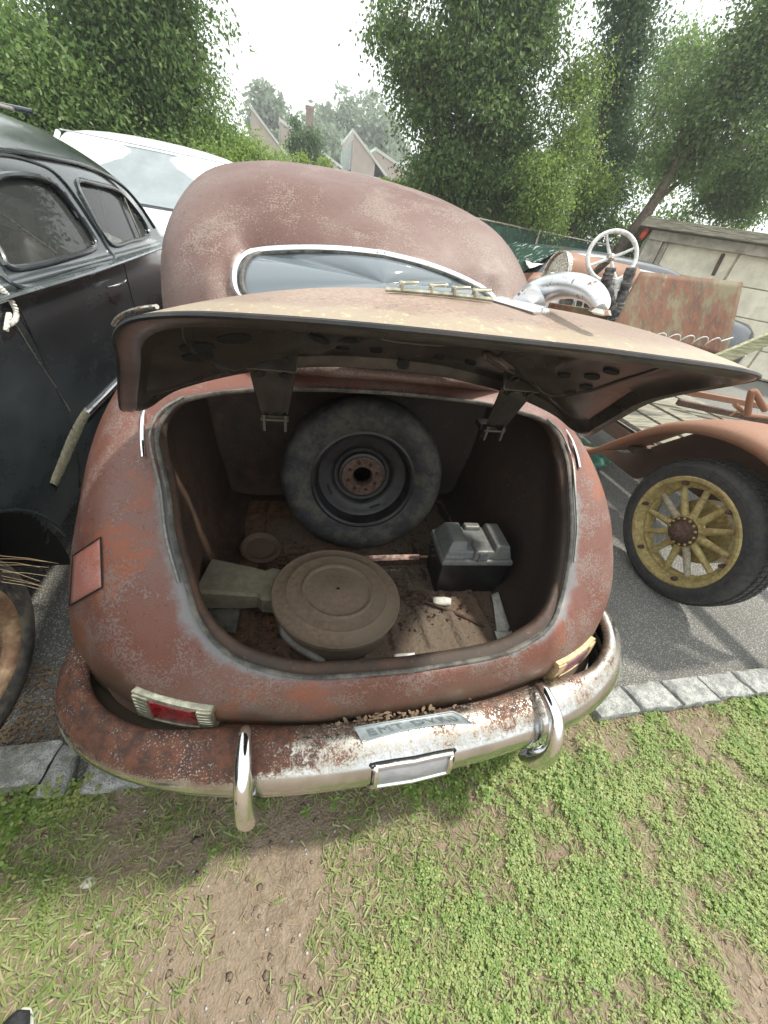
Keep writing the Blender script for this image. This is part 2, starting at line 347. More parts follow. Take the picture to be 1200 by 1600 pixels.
# END MATERIALS
# ================================================================== SETTING
def gz(x, y):
    t = min(max((y-3)/4, 0), 1); return .2*t*t*(3-2*t)
def sheet(name, xs, ys, mat, off=0.0, kind='structure', disp=None):
    v = [(x, y, gz(x, y)+off+(disp(x, y) if disp else 0)) for y in ys for x in xs]
    o = mk(name, v, gridf(len(ys), len(xs)), mat); return tagp(o, kind=kind)
def lin(a, b, n): return list(np.linspace(a, b, n))
def vnoise(seed, n=64):
    g = np.random.default_rng(seed).random((n, n))
    def f(x, y):
        x = np.asarray(x, float) % n; y = np.asarray(y, float) % n; i = np.floor(x).astype(int); j = np.floor(y).astype(int); u = x-i; v = y-j
        u = u*u*(3-2*u); v = v*v*(3-2*v); i %= n; j %= n; i2 = (i+1) % n; j2 = (j+1) % n
        return (g[i, j]*(1-u)+g[i2, j]*u)*(1-v)+(g[i, j2]*(1-u)+g[i2, j2]*u)*v
    return f
VN = [vnoise(k) for k in range(6)]
def fbm(x, y, s, k=0): return (VN[k](x*s+5, y*s+9)+.5*VN[k+1](x*s*2.1+3, y*s*2.1)+.25*VN[k+2](x*s*4.3, y*s*4.3+7))/1.75
sheet('ground', [-200, -60, -20, -8]+lin(-5, 14, 20)+[20, 60, 200], [-200, -50, -10, -2, .3]+lin(.6, 9, 30)+[12, 20, 60, 300], M_['soil'], -.035)
sheet('asphalt_yard', lin(-6, 13, 60), lin(.585, 9.3, 50), M_['asphalt'], 0.0)
sx = lin(-1.6, 3.4, 260); sy = lin(-1.2, .56, 110)
sheet('soil', sx, sy, M_['soil'], 0.008, disp=lambda x, y: .022*(fbm(x, y, 5)-.5)+.012*(fbm(x, y, 22, 2)-.5))
# kerb stones (each one block of granite)
def kerb_stone(pts, top, label):
    """pts: four plan corners (x, y); rough-hewn block"""
    P4 = np.array(pts, float); n = 14; m = 7; v = []; f = []
    for i in range(n+1):
        for j in range(m+1):
            a = i/n; b = j/m
            p = (P4[0]*(1-a)+P4[1]*a)*(1-b)+(P4[3]*(1-a)+P4[2]*a)*b
            e = min(a, 1-a)*n*.9; g = min(b, 1-b)*m*.9
            edge = min(1, e)*min(1, g)
            wob = .010*(fbm(p[0], p[1], 17)-.5)+.006*(fbm(p[0], p[1], 60, 2)-.5)
            v.append((p[0]+.006*(fbm(p[0], p[1], 40, 1)-.5), p[1]+.006*(fbm(p[1], p[0], 40, 1)-.5), top-.010*(1-edge)+wob))
    f = gridf(n+1, m+1)
    ring = [(i, 0) for i in range(n)]+[(n, j) for j in range(m)]+[(i, m) for i in range(n, 0, -1)]+[(0, j) for j in range(m, 0, -1)]
    idx = [i*(m+1)+j for i, j in ring]; L = len(idx); prev = idx
    c = P4.mean(0)
    for lv, (dz, sc_) in enumerate([(-.022, 1.02), (-.06, 1.0), (-.14, 1.0)]):
        s0 = len(v)
        for k in idx:
            q = np.array(v[k][:2]); q2 = c+(q-c)*sc_+.007*np.array([fbm(q[0]+dz*9, q[1], 30)-.5, fbm(q[1], q[0]+dz*9, 30)-.5])*2
            v.append((q2[0], q2[1], top+dz))
        cur = list(range(s0, s0+L))
        for k in range(L): f.append((prev[k], prev[(k+1) % L], cur[(k+1) % L], cur[k]))
        prev = cur
    o = mk('kerb_stone', v, f, M_['granite'], autos=50)
    tagp(o, label, 'kerb stone', 'granite kerb stones along the asphalt edge'); return o
kt = .062
def kq(px, py, z=kt): return PZ(px, py, z)[:2]
bx = [1.30, PZ(970, 1062, kt)[0], PZ(1028, 1052, kt)[0], PZ(1083, 1045, kt)[0], PZ(1140, 1040, kt)[0], PZ(1198, 1034, kt)[0], 2.80, 3.10]
def kyf(x): return .600-.018*(x-1.3)
klab = ['short granite kerb stone half tucked under the right end of the rusty bumper', 'granite kerb stone nearest the right bumper end, pale worn top', 'second full granite kerb stone to the right of the bumper, chipped front corner', 'granite kerb stone with a rounded white pebble against its front left corner', 'granite kerb stone with one worn corner, next to last before the right picture edge', 'granite kerb stone at the right picture edge', 'granite kerb stone just past the right picture edge']
for i in range(7):
    a, b = bx[i]+.006, bx[i+1]-.006
    kerb_stone([(a+.02, kyf(a)-.115+.006*(i % 2)), (b+.012, kyf(b)-.115-.004*(i % 3)), (b-.012, kyf(b)+.004*(i % 2)), (a-.006, kyf(a))], kt+.004*((i*7) % 3-1), klab[i])
kerb_stone([(-1.75, .60), (-.80, .575), (-.775, .70), (-1.75, .715)], kt+.006, 'long pale granite kerb slab at the left picture edge beside the dirt')
kerb_stone([(-.79, .545), (-.70, .535), (-.715, .675), (-.765, .69)], kt-.012, 'small broken granite chunk wedged between the long slab and the left bumper corner')
for i in range(7):
    a = -.66+i*.27; kerb_stone([(a, .53), (a+.262, .53), (a+.262, .64), (a, .64)], kt-.01, ['granite kerb stone in the shade below the left bumper corner', 'granite kerb stone in the shade beneath the left tail lamp', 'granite kerb stone in the shade beneath the left bumper guard', 'granite kerb stone in the shade left of the licence plate', 'granite kerb stone in the shade right of the licence plate', 'granite kerb stone in the shade beneath the right bumper guard', 'granite kerb stone in the shade below the right tail lamp'][i])
# ================================================================== RUSTED CAR
CX = .32
car = thing('rusty_car', 'rusty maroon vintage sedan seen from behind with its trunk lid raised over the open trunk', 'car', (CX, 3.0, 0))
def A3(l): return np.array(l, float)
rim = A3([(0, .490, .650), (.25, .498, .658), (.38, .520, .680), (.47, .560, .705), (.545, .640, .735), (.578, .71, .81), (.612, .80, .885), (.635, .905, .965), (.668, 1.00, 1.01), (.685, 1.07, 1.035), (.662, 1.125, 1.08), (.60, 1.15, 1.118), (.42, 1.185, 1.143), (.2, 1.20, 1.155), (0, 1.205, 1.158)])
RB = A3([(0, .468, .640), (.25, .476, .645), (.40, .500, .660), (.51, .545, .685), (.595, .625, .725), (.635, .70, .80), (.665, .80, .89), (.685, .915, .975), (.71, 1.02, 1.035), (.725, 1.11, 1.065), (.70, 1.18, 1.115), (.625, 1.215, 1.15), (.43, 1.245, 1.175), (.2, 1.26, 1.187), (0, 1.265, 1.19)])
RC = A3([(0, .448, .56), (.25, .455, .565), (.42, .478, .575), (.575, .518, .585), (.70, .585, .625), (.77, .675, .735), (.785, .79, .86), (.80, .92, .95), (.815, 1.08, 1.02), (.81, 1.25, 1.075), (.76, 1.36, 1.14), (.66, 1.41, 1.19), (.44, 1.43, 1.225), (.2, 1.44, 1.235), (0, 1.44, 1.237)])
RD = A3([(0, .452, .475), (.25, .46, .475), (.44, .487, .475), (.63, .530, .472), (.775, .605, .480), (.880, .725, .60), (.880, .87, .80), (.895, 1.03, .90), (.905, 1.22, .97), (.90, 1.42, 1.02), (.83, 1.55, 1.12), (.70, 1.62, 1.20), (.45, 1.66, 1.26), (.2, 1.67, 1.275), (0, 1.67, 1.28)])
RE = A3([(0, .475, .425), (.25, .485, .425), (.45, .515, .425), (.66, .560, .425), (.835, .66, .425), (.945, .80, .50), (.955, .98, .68), (.948, 1.22, .81), (.955, 1.45, .89), (.95, 1.70, .95), (.87, 1.80, 1.08), (.72, 1.85, 1.16), (.45, 1.87, 1.22), (.2, 1.88, 1.23), (0, 1.88, 1.23)])
RF = A3([(0, .62, .36), (.25, .63, .36), (.44, .67, .36), (.64, .70, .36), (.85, .83, .35), (.97, 1.08, .40), (.965, 1.45, .58), (.985, 1.65, .70), (.99, 1.85, .80), (.985, 2.05, .90), (.90, 2.1, 1.06), (.74, 2.15, 1.14), (.45, 2.2, 1.18), (.2, 2.2, 1.19), (0, 2.2, 1.19)])
def sect(y, k=1., h=1.): return A3([(0, y, .30), (.25, y, .30), (.44, y, .30), (.64, y, .30), (.87, y, .30), (.97*k, y, .36), (.985*k, y, .50), (1.0*k, y, .64), (1.0*k, y, .78), (.985*k, y, .90), (.91*k, y, 1.03*h), (.74*k, y, 1.12*h), (.45*k, y, 1.16*h), (.2*k, y, 1.17*h), (0, y, 1.17*h)])
rings = np.stack([rim+np.array([0, .012, -.006]), rim, RB, RC, RD, RE, RF, sect(3.0), sect(4.2, 1.0), sect(5.0, .97, .98), sect(5.9, .90, .95), A3([(a*.75, 6.35-.1*(a > .6), .35+(c-.3)*.75) for a, b, c in sect(6, .9)])])
dense = cr(rings, 7, 0); dense = cr(dense, 6, 1)
wear = np.zeros(dense.shape[0]); k0 = 7
for i in range(dense.shape[0]): wear[i] = max(0, 1-abs(i-8)/10.) if i > 3 else .7
full = mirror_ring(dense, CX); nr, nc = full.shape[:2]
# dents and waviness in the sheet metal
fl = full.reshape(-1, 3); fl[:, 1] += .006*(fbm(fl[:, 0]*1., fl[:, 2]*1., 3.1)-.5)
WV = np.repeat(wear, nc)*np.clip((1.06-fl[:, 2])/.10, 0, 1)*np.clip(.55+.45*np.abs(fl[:, 0]-CX)/.6, 0, 1)
mk('body', fl, gridf(nr, nc, True), M_['body'], car, attr={'wear': WV})
def bodyring(r): return mirror_ring(cr(r[None], 6, 1), CX)[0]
# panel seams on the tail, rear fender joint
def half_line(pts, side): return [(CX+side*a, b, c) for a, b, c in pts]
for s in (-1, 1):
    p = [(.50, .557, .683), (.50, .527, .64), (.498, .500, .585), (.498, .498, .53), (.498, .500, .47)]
    MB().tube(cr(half_line(p, s), 6), .0035, 6).build('panel_seam', M_['hole'], car)
# rubber seal and drip flange around the trunk opening
r2 = mirror_ring(cr(cr(np.stack([rim, RB]), 4, 0)[0][None], 6, 1), CX)[0]
MB().tube(r2+np.array([0, -.004, .005]), .0065, 8, closed=True, flat=.8).build('trunk_seal', M_['seal'], car)
q = cr(rim[5:12], 8); 
for s in (-1, 1):
    pts = np.array(half_line(q, s))+np.array([s*.016, -.008, .010]); MB().tube(pts, .0045, 6).build('drip_strip', M_['stripgrey'], car)
# trunk lining
I1 = rim*np.array([.985, 1, 1])+np.array([0, .05, -.012])
I2 = A3([(0, .60, .45), (.25, .60, .45), (.38, .62, .45), (.47, .66, .455), (.57, .76, .49), (.605, .84, .61), (.64, .93, .74), (.675, 1.05, .86), (.70, 1.17, .97), (.70, 1.28, 1.06), (.66, 1.30, 1.13), (.59, 1.31, 1.165), (.42, 1.33, 1.19), (.2, 1.34, 1.20), (0, 1.34, 1.20)])
I3 = A3([(0, 1.1, .42), (.25, 1.1, .42), (.40, 1.1, .42), (.52, 1.1, .425), (.60, 1.12, .45), (.64, 1.15, .58), (.66, 1.2, .74), (.68, 1.3, .86), (.70, 1.4, .97), (.70, 1.45, 1.05), (.66, 1.48, 1.12), (.59, 1.5, 1.15), (.42, 1.5, 1.16), (.2, 1.5, 1.16), (0, 1.5, 1.16)])
I4 = A3([(0, 1.62, .42), (.25, 1.62, .42), (.40, 1.62, .42), (.52, 1.62, .425), (.60, 1.62, .46), (.62, 1.62, .58), (.64, 1.62, .70), (.65, 1.63, .82), (.66, 1.64, .92), (.66, 1.65, 1.0), (.62, 1.66, 1.06), (.55, 1.66, 1.09), (.42, 1.66, 1.1), (.2, 1.66, 1.1), (0, 1.66, 1.1)])
I5 = I4*np.array([.94, 1, 1])*np.array([1, 1, .97])+np.array([0, .03, .02]); I6 = np.stack([I5[:, 0]*.45, I5[:, 1]+.015, .76+(I5[:, 2]-.76)*.45], 1); I7 = np.stack([I5[:, 0]*.03, I5[:, 1]+.02, .76+(I5[:, 2]-.76)*.03], 1)
L = cr(cr(np.stack([rim, I1, I2, I3, I4]), 8, 0), 5, 1)
L2 = cr(cr(np.stack([I4, I5, I6, I7]), 4, 0), 5, 1); L = np.concatenate([L, L2[1:]], 0)
Lf = mirror_ring(L, CX); a, b = Lf.shape[:2]; fl = Lf.reshape(-1, 3)
fl[:, 2] += np.where((fl[:, 1] > .58) & (fl[:, 2] < .5) & (fl[:, 1] < 1.6), .006*np.sin((fl[:, 0]-CX)*55)+.008*(fbm(fl[:, 0], fl[:, 1], 9)-.5), 0)
mk('trunk_lining', fl, gridf(a, b, True), M_['trunk'], car, autos=50)
# trunk floor sheet with pressed ribs
xs = np.linspace(-.52, .52, 210); ys = np.linspace(.60, 1.58, 150); v = []
for y in ys:
    for x in xs:
        wv = max(0, 1-abs(((x+.02) % .125)-.0625)/.022); wv = min(1, wv*1.6) if .66 < y < 1.05 and abs(x) < .46 else 0
        v.append((CX+x, y, .452+(-.028*min(1, max(0, (y-.62)/.4)))+.011*wv+.006*(fbm(x, y, 12)-.5)+.005*(fbm(x, y, 70, 2)-.45)))
fo = mk('trunk_floor', v, gridf(150, 210), M_['floor'], car)
# pressed frames on the side walls, wheel house humps
MB().box((CX+.02, 1.10, .448), (.62, .022, .035)).build('floor_crossbar', M_['hubrust'], car, bevel=.003)
MB().tube([(CX-.32, 1.12, .455), (CX-.15, 1.06, .49), (CX-.02, 1.04, .50)], [.03, .036, .028], 10).build('jack_bracket', M_['hubrust'], car)
MB().lathe([(0, .0), (.075, 0), (.085, .012), (.075, .024), (.062, .018), (.055, .01), (0, .01)], 28, fr((CX-.44, 1.20, .45), (0.1, -.1, 1))).build('floor_plug', M_['rustdark'], car)
# ---- greenhouse
G0 = A3([(0, 1.30, 1.325), (.2, 1.31, 1.327), (.385, 1.385, 1.333), (.468, 1.455, 1.350), (.487, 1.50, 1.395), (.472, 1.57, 1.440), (.425, 1.635, 1.464), (.3, 1.60, 1.492), (.15, 1.56, 1.513), (0, 1.545, 1.522)])
Ga = A3([(a*1.07 if i else 0, b+.01, c+(-.02 if i < 3 else 0 if i < 5 else .018)) for i, (a, b, c) in enumerate(G0)])
G1 = A3([(0, 1.20, 1.28), (.22, 1.22, 1.28), (.47, 1.32, 1.28), (.57, 1.43, 1.30), (.60, 1.52, 1.395), (.575, 1.62, 1.48), (.49, 1.72, 1.555), (.34, 1.72, 1.59), (.17, 1.70, 1.605), (0, 1.69, 1.61)])
G2 = A3([(0, 1.15, 1.22), (.25, 1.2, 1.20), (.56, 1.33, 1.15), (.71, 1.50, 1.13), (.755, 1.66, 1.33), (.725, 1.78, 1.50), (.615, 1.90, 1.635), (.42, 1.94, 1.695), (.2, 1.95, 1.715), (0, 1.95, 1.72)])
G3 = A3([(0, 1.7, 1.1), (.25, 1.7, 1.1), (.6, 1.75, 1.1), (.80, 2.0, 1.12), (.80, 2.15, 1.36), (.765, 2.3, 1.54), (.65, 2.38, 1.69), (.43, 2.42, 1.76), (.2, 2.45, 1.785), (0, 2.45, 1.79)])
def gs(y, h, k=1.): return A3([(0, y, 1.1), (.25, y, 1.1), (.6, y, 1.1), (.82*k, y, 1.12), (.80*k, y, 1.10+.27*h), (.755*k, y, 1.10+.45*h), (.64*k, y, 1.10+.60*h), (.43*k, y, 1.10+.67*h), (.2*k, y, 1.10+.69*h), (0, y, 1.10+.695*h)])
G = np.stack([G0, Ga, G1, G2, G3, gs(3.0, 1), gs(3.9, .96), gs(4.4, .55, .99), gs(4.75, .12, .98)])
Gd = cr(cr(G, 8, 0), 6, 1); Gf = mirror_ring(Gd, CX); a, b = Gf.shape[:2]
gw = np.repeat(np.clip(1-np.arange(a)/11., 0, 1), b)
mk('roof', Gf.reshape(-1, 3), gridf(a, b, True), M_['roof'], car, attr={'wear': gw})
wr = mirror_ring(cr(G0[None], 6, 1), CX)[0]
rim_n = wr+np.array([0, -.010, .008])
MB().tube(rim_n, .0095, 8, closed=True, flat=.7).build('rear_window_trim', M_['chrome'], car)
wi = wr.copy(); c0 = wr.mean(0); wi = c0+(wr-c0)*.955+np.array([0, -.004, .004])
MB().tube(wi, .010, 8, closed=True).build('rear_window_gasket', M_['seal'], car)
# window glass, bulging backwards
n = len(wr); gl = []; ff = []
for k in range(9):
    t = k/8.; 
    for p in wr: q = c0+(p-c0)*(1-t); gl.append((q[0], q[1]-.05*(1-(1-t)**2)+.006, q[2]+.035*(1-(1-t)**2)))
mk('rear_window', gl, gridf(9, n, True), M_['glassblue'], car)
# side windows with chrome surrounds
for s in (-1, 1):
    for (y0, y1) in ((2.25, 2.95), (3.05, 3.75)):
        def sp(y, z): return (CX+s*((.803 if z < 1.3 else .803-.05*((z-1.3)/.25)**1.5)+.008), y, z)
        o_ = roundpoly([(y0, 1.22), (y1, 1.22), (y1-.03, 1.45), (y1-.12, 1.53), (y0+.12, 1.53), (y0+.02, 1.42)], 6)
        ctr = o_.mean(0); vs = [sp(*(ctr+(p-ctr)*(1-k/5.))) for k in range(6) for p in o_]
        mk('side_window', vs, gridf(6, len(o_), True), M_['tint'], car)
        MB().tube([sp(*p) for p in o_], .009, 6, closed=True).build('side_window_trim', M_['chrome_dull'], car)
mk('windscreen', [(CX+x, 4.15+.45*t-.10*(x/.6)**2, 1.60-.36*t+.03) for t in np.linspace(0, 1, 6) for x in np.linspace(-.6, .6, 13)], gridf(6, 13), M_['tint'], car)
# chrome joint strip on the left shoulder
for s in (-1, 1): MB().tube(cr(half_line([(.735, 1.19, 1.085), (.725, 1.11, 1.074), (.712, 1.03, 1.046), (.70, .975, 1.02)], s), 5), .0055, 8).build('shoulder_strip', M_['chrome'], car)
# wheels of the rusted car, mostly hidden under the skirts
for s in (-1, 1):
    for y in (1.75, 4.9):
        m = fr((CX+s*.72, y, .335), (s, 0, 0), (0, 1, 0))
        wobj = MB().lathe([(.20, -.085), (.27, -.095), (.325, -.07), (.335, 0), (.325, .07), (.27, .095), (.20, .085), (.19, 0)], 40, m, True).build('wheel', M_['tyre'], car)
        MB().lathe([(.2, .05), (.17, .03), (.1, .06), (0, .07)], 30, m).build('rim', M_['hubrust'], wobj)
# bumper
bp = cr([(0, .352), (.25, .362), (.45, .385), (.62, .425), (.76, .485), (.86, .565), (.915, .665), (.925, .78), (.915, .88)], 8)
bp = np.concatenate([bp[::-1]*np.array([-1, 1]), bp[1:]]); T = np.gradient(bp, axis=0); T /= np.linalg.norm(T, axis=1)[:, None]; Nn = np.stack([T[:, 1], -T[:, 0]], 1)
prof = cr([(-.085, .492), (-.075, .512), (-.045, .522), (-.01, .514), (.02, .494), (.042, .462), (.049, .43), (.044, .405), (.030, .388), (.012, .382)], 3)
def sweep(prof, name, mat, parent, sag=0, ends=0):
    v = []; tp = []; ru = []
    for i, (p, nn) in enumerate(zip(bp, Nn)):
        e = abs(i/(len(bp)-1)-.5)*2; ez = 1 if e < .93 else math.sqrt(max(.02, 1-((e-.93)/.07)**2))
        for (o_, z) in prof:
            o_ = o_*(1-.45*min(1, max(0, (abs(p[0])-.5)/.2))) if o_ < 0 else o_
            v.append((CX+p[0]+nn[0]*o_, p[1]+nn[1]*o_, .45+(z-.45)*ez)); tp.append(min(1, max(0, (z-.425)/.075)))
            x = p[0]; ru.append(float(np.interp(x, [-.95, -.5, -.42, -.3, -.1, .1, .35, .45, .6, .9], [.80, .80, .64, .42, .28, .34, .42, .26, .38, .30])))
    return mk(name, v, gridf(len(bp), len(prof)), mat, parent, attr={'top': tp, 'rusty': ru})
bump_o = sweep(prof, 'bumper', M_['chrome_rust'], car)
m = bump_o.modifiers.new('thick', 'SOLIDIFY'); m.thickness = .004; m.offset = -1
sweep(cr([(.012, .381), (.030, .368), (.034, .352), (.022, .337), (-.01, .332), (-.05, .335)], 3), 'bumper_lower_lip', M_['chrome_rust'], bump_o)
# dark valance between body and bumper
v = []; 
for p, nn in zip(bp, Nn):
    for (o_, z) in ((-.075, .475), (-.11, .455), (-.15, .44), (-.19, .43)): v.append((CX+p[0]+nn[0]*o_, p[1]+nn[1]*o_, z))
mk('valance', v, gridf(len(bp), 4), M_['rustdark'], car)
# bumper guards
for s in (-1, 1):
    x0 = CX+s*.433
    path = cr([(0, .450, .535), (0, .420, .555), (0, .355, .545), (0, .318, .505), (0, .300, .455), (0, .298, .40), (0, .310, .345), (0, .332, .29), (0, .350, .25)], 6)
    rr = np.interp(np.linspace(0, 1, len(path)), [0, .1, .3, .5, .62, .75, .9, 1], [.008, .018, .021, .023, .028, .032, .021, .005])
    g = MB().tube(path+np.array([x0, 0, 0]), rr, 20, upv=(1, 0, 0), flat=1.0); go = g.build('bumper_guard', M_['chrome'], car)
    if False: MB().tube([(x0-.034, .392, .523), (x0-.040, .335, .50), (x0-.042, .322, .43)], .004, 6).build('guard_gasket', M_['seal'], go)
# licence plate, bent over, lying on the bumper
pl = []; pc = PZ(636, 1138, .535)
pA = [PZ(553, 1137, .545), PZ(707, 1112, .545), PZ(737, 1131, .515), PZ(566, 1160, .515)]
nu, nv = 24, 8
for i in range(nu+1):
    for j in range(nv+1):
        u = i/nu; t = j/nv; p = (pA[0]*(1-u)+pA[1]*u)*(1-t)+(pA[3]*(1-u)+pA[2]*u)*t
        p = p.copy(); p[2] += .010*math.sin(u*3.0)*t+.006*math.sin(t*3.1); p[1] += .010*math.sin(u*3.1)*t; pl.append(p)
pl = np.array(pl)
pv = np.vstack([pl, pl-np.array([0, 0, .002])]); nn_ = (nu+1)*(nv+1); gf = gridf(nu+1, nv+1)
plate = mk('licence_plate', pv, gf+[tuple(i+nn_ for i in q[::-1]) for q in gf], M_['plate'], car)
edge_i = [i*(nv+1) for i in range(nu+1)]+[nu*(nv+1)+j for j in range(1, nv+1)]+[i*(nv+1)+nv for i in range(nu-1, -1, -1)]+[j for j in range(nv-1, 0, -1)]
MB().tube(pl[edge_i]+np.array([0, 0, .001]), .0022, 6, closed=True).build('plate_rim', M_['plate'], plate)
def text_on(txt, fn, size, mat, parent, name, ext=.0012):
    """extruded lettering mapped by fn(x, y, h) -> world point; converted to a mesh"""
    cu = bpy.data.curves.new('t', 'FONT'); cu.body = txt; cu.size = size; cu.extrude = ext; cu.resolution_u = 3; cu.space_character = 1.15
    o = bpy.data.objects.new('t', cu); COL.objects.link(o); dg = bpy.context.evaluated_depsgraph_get(); dg.update()
    me = bpy.data.meshes.new_from_object(o.evaluated_get(dg)); V = [fn(q.co.x, q.co.y, q.co.z) for q in me.vertices]; Fc = [tuple(p.vertices) for p in me.polygons]
    bpy.data.objects.remove(o); bpy.data.meshes.remove(me)
    return mk(name, V, Fc, mat, parent, smooth=False)
def platefn(x, y, h):
    u = .07+x/4.25*.86; t = .84-y*.82
    u = min(max(u, 0), 1); t = min(max(t, 0), 1); p = (pA[0]*(1-u)+pA[1]*u)*(1-t)+(pA[3]*(1-u)+pA[2]*u)*t
    p = p.copy(); p[2] += .010*math.sin(u*3.0)*t+.006*math.sin(t*3.1)+.0022+h*.8; p[1] += .010*math.sin(u*3.1)*t; return p
text_on('EMT DVR0', platefn, .82, simple('worn_plate_lettering', (.17, .21, .22), .35, .3, .2, 80, .1, dirt=.35), plate, 'plate_lettering', .0016)
# plate lamp let into the bumper face
def bf(x, o_, z):     # point on the bumper near its middle
    y = np.interp(abs(x), [0, .25, .45], [.352, .362, .385]); return (CX+x, y-o_, z)
loop = roundpoly([(-.095, .487), (.095, .487), (.105, .475), (.105, .425), (.093, .41), (-.093, .41), (-.105, .425), (-.105, .475)], 4)
def oz(z): return float(np.interp(z, [.38, .388, .405, .43, .462, .494, .514], [.012, .030, .044, .049, .042, .02, -.01]))
pl_ = MB().tube([bf(x, oz(z)+.006, z) for x, z in loop], .0075, 8, closed=True).build('plate_lamp_bezel', M_['chrome'], car)
MB().tube([bf(x*1.10, oz(z)+.001, .449+(z-.449)*1.14) for x, z in loop], .0022, 6, closed=True).build('lamp_gasket', M_['hole'], pl_)
vs = [bf(x*t, oz(.449+(z-.449)*t)+.004+.004*(1-t), .449+(z-.449)*t) for t in (1, .66, .33, 0.01) for x, z in loop]
mk('lamp_lens', vs, gridf(4, len(loop), True), M_['lenswhite'], pl_)
# fuel door patch on the left fender: follows the body surface (found with a ray cast on the fender grid)
from mathutils.bvhtree import BVHTree
bodyb = BVHTree.FromPolygons([tuple(p) for p in full.reshape(-1, 3)], gridf(nr, nc, True))
def hit(px, py):
    d = Vector(ray(px, py)).normalized(); h = bodyb.ray_cast(Vector(CAMP), d); return h
def patch(poly, n, off):
    vs = []; P = np.array(poly, float)
    for i in range(n+1):
        for j in range(n+1):
            u, t = i/n, j/n; q = (P[0]*(1-u)+P[1]*u)*(1-t)+(P[3]*(1-u)+P[2]*u)*t; h = hit(*q)
            if h[0] is None: return None
            nrm = h[1] if h[1].dot(h[0]-Vector(CAMP)) < 0 else -h[1]; vs.append(h[0]+nrm*off)
    return vs

# tail lamps
for s in (-1, 1):
    yl = lambda a, z: np.interp(a, [.44, .57, .695, .78], [.483, .53, .605, .68])-.045*(z-.53)*-1*0
    def tl(a, z, o_):   # a: half width, surface offset outwards
        hh = bodyb.ray_cast(Vector((CX+s*a, -1, z)), Vector((0, 1, 0))); y = hh[0].y+.001
        nx = np.interp(a, [.45, .75], [.25, .62]); return np.array([CX+s*(a+nx*o_), y-math.sqrt(1-nx*nx)*o_, z])
    tlz = (.480, .568); a0, a1 = .515, .700
    def slab(a0, a1, z0, z1, o0, o1, k=8):
        v = []; 
        for i in range(k+1):
            a = a0+(a1-a0)*i/k; v += [tl(a, z0, o0), tl(a, z0, o1), tl(a, z1, o1), tl(a, z1, o0)]
        f = [(i*4+j, i*4+(j+1) % 4, i*4+4+(j+1) % 4, i*4+4+j) for i in range(k) for j in range(4)]+[(0, 1, 2, 3), (k*4+3, k*4+2, k*4+1, k*4)]
        return v, f
    hb = MB(); hb.add(*slab(a0-.006, a1+.006, tlz[1]-.004, tlz[1]+.010, 0, .016)); hb.add(*slab(a0-.006, a1+.006, tlz[0]-.006, tlz[0]+.002, 0, .020)); hb.add(*slab(a0, a1, tlz[0], tlz[1], 0, .012))
    for e in range(6):
        z = tlz[0]+.006+e*.0145
        hb.add(*slab(a0-.004, a0+.032, z, z+.0115, .01, .020, 3)); hb.add(*slab(a1-.032, a1+.004, z, z+.0115, .01, .020, 3))
    gold = s > 0
    ho = hb.build('tail_lamp', M_['brass'] if not gold else simple('amber_gold_trim', (.46, .34, .19), .45, .3, .3, 60), car, bevel=.0015)
    tagp(ho, 'tail lamp with a red lens in a silvery ribbed bezel' if s < 0 else 'tail lamp with a faded purple lens in a golden ribbed bezel')
    lb = MB(); lb.add(*slab(a0+.035, a1-.035, tlz[0]+.004, tlz[1]-.006, .010, .0165)); lb.build('lens', M_['redlens'] if s < 0 else M_['purplelens'], ho, bevel=.002)
# ---- raised trunk lid
# opened lid: its edge loop, from the centre of the free edge round the side to the centre of the hinge edge
LO = A3([(0, .34, 1.538), (.2, .36, 1.532), (.32, .40, 1.520), (.410, .455, 1.502), (.48, .53, 1.472), (.54, .64, 1.42), (.585, .75, 1.355), (.635, .85, 1.27), (.67, .92, 1.21), (.695, .98, 1.155), (.68, 1.03, 1.145), (.61, 1.09, 1.178), (.42, 1.14, 1.224), (.2, 1.15, 1.255), (0, 1.15, 1.263)])
loopc = cr(LO[None], 5, 1)[0]
cen = np.array([0, .70, 1.41])
nrm_c = np.array([0, .42, .907])      # outward normal of the raised lid
nR = 18
def shell(s_, h): 
    b = cen+(loopc-cen)*s_; return b+nrm_c*h
ringsL = np.stack([shell(1-k/nR, .098*(1-(1-k/nR)**2.2)) for k in range(nR+1)])
opened = (lambda P: P)
LX = CX-.022
of = mirror_ring(ringsL, LX); a, b = of.shape[:2]
fy = of.reshape(-1, 3)
lid = mk('trunk_lid', fy, gridf(a, b, True), M_['lid'], car, attr={'wear': np.repeat(np.clip(1-np.arange(a)/4.0, 0, 1), b)*np.clip((.95-fy[:, 1])/.3, 0, 1)})
# folded edge and inner stamping with holes
inn = []
for (s_, dn) in ((1.0, 0), (1.0, -.006), (.975, -.011), (.94, -.010), (.925, .0), (.90, .02)):
    inn.append(shell(s_, dn))
for k in range(1, 17):
    s_ = .90*(1-k/16.); inn.append(shell(s_, .02+.05*(1-(s_/.9)**2.2)))
inn = np.stack(inn); innm = mirror_ring(inn, LX)
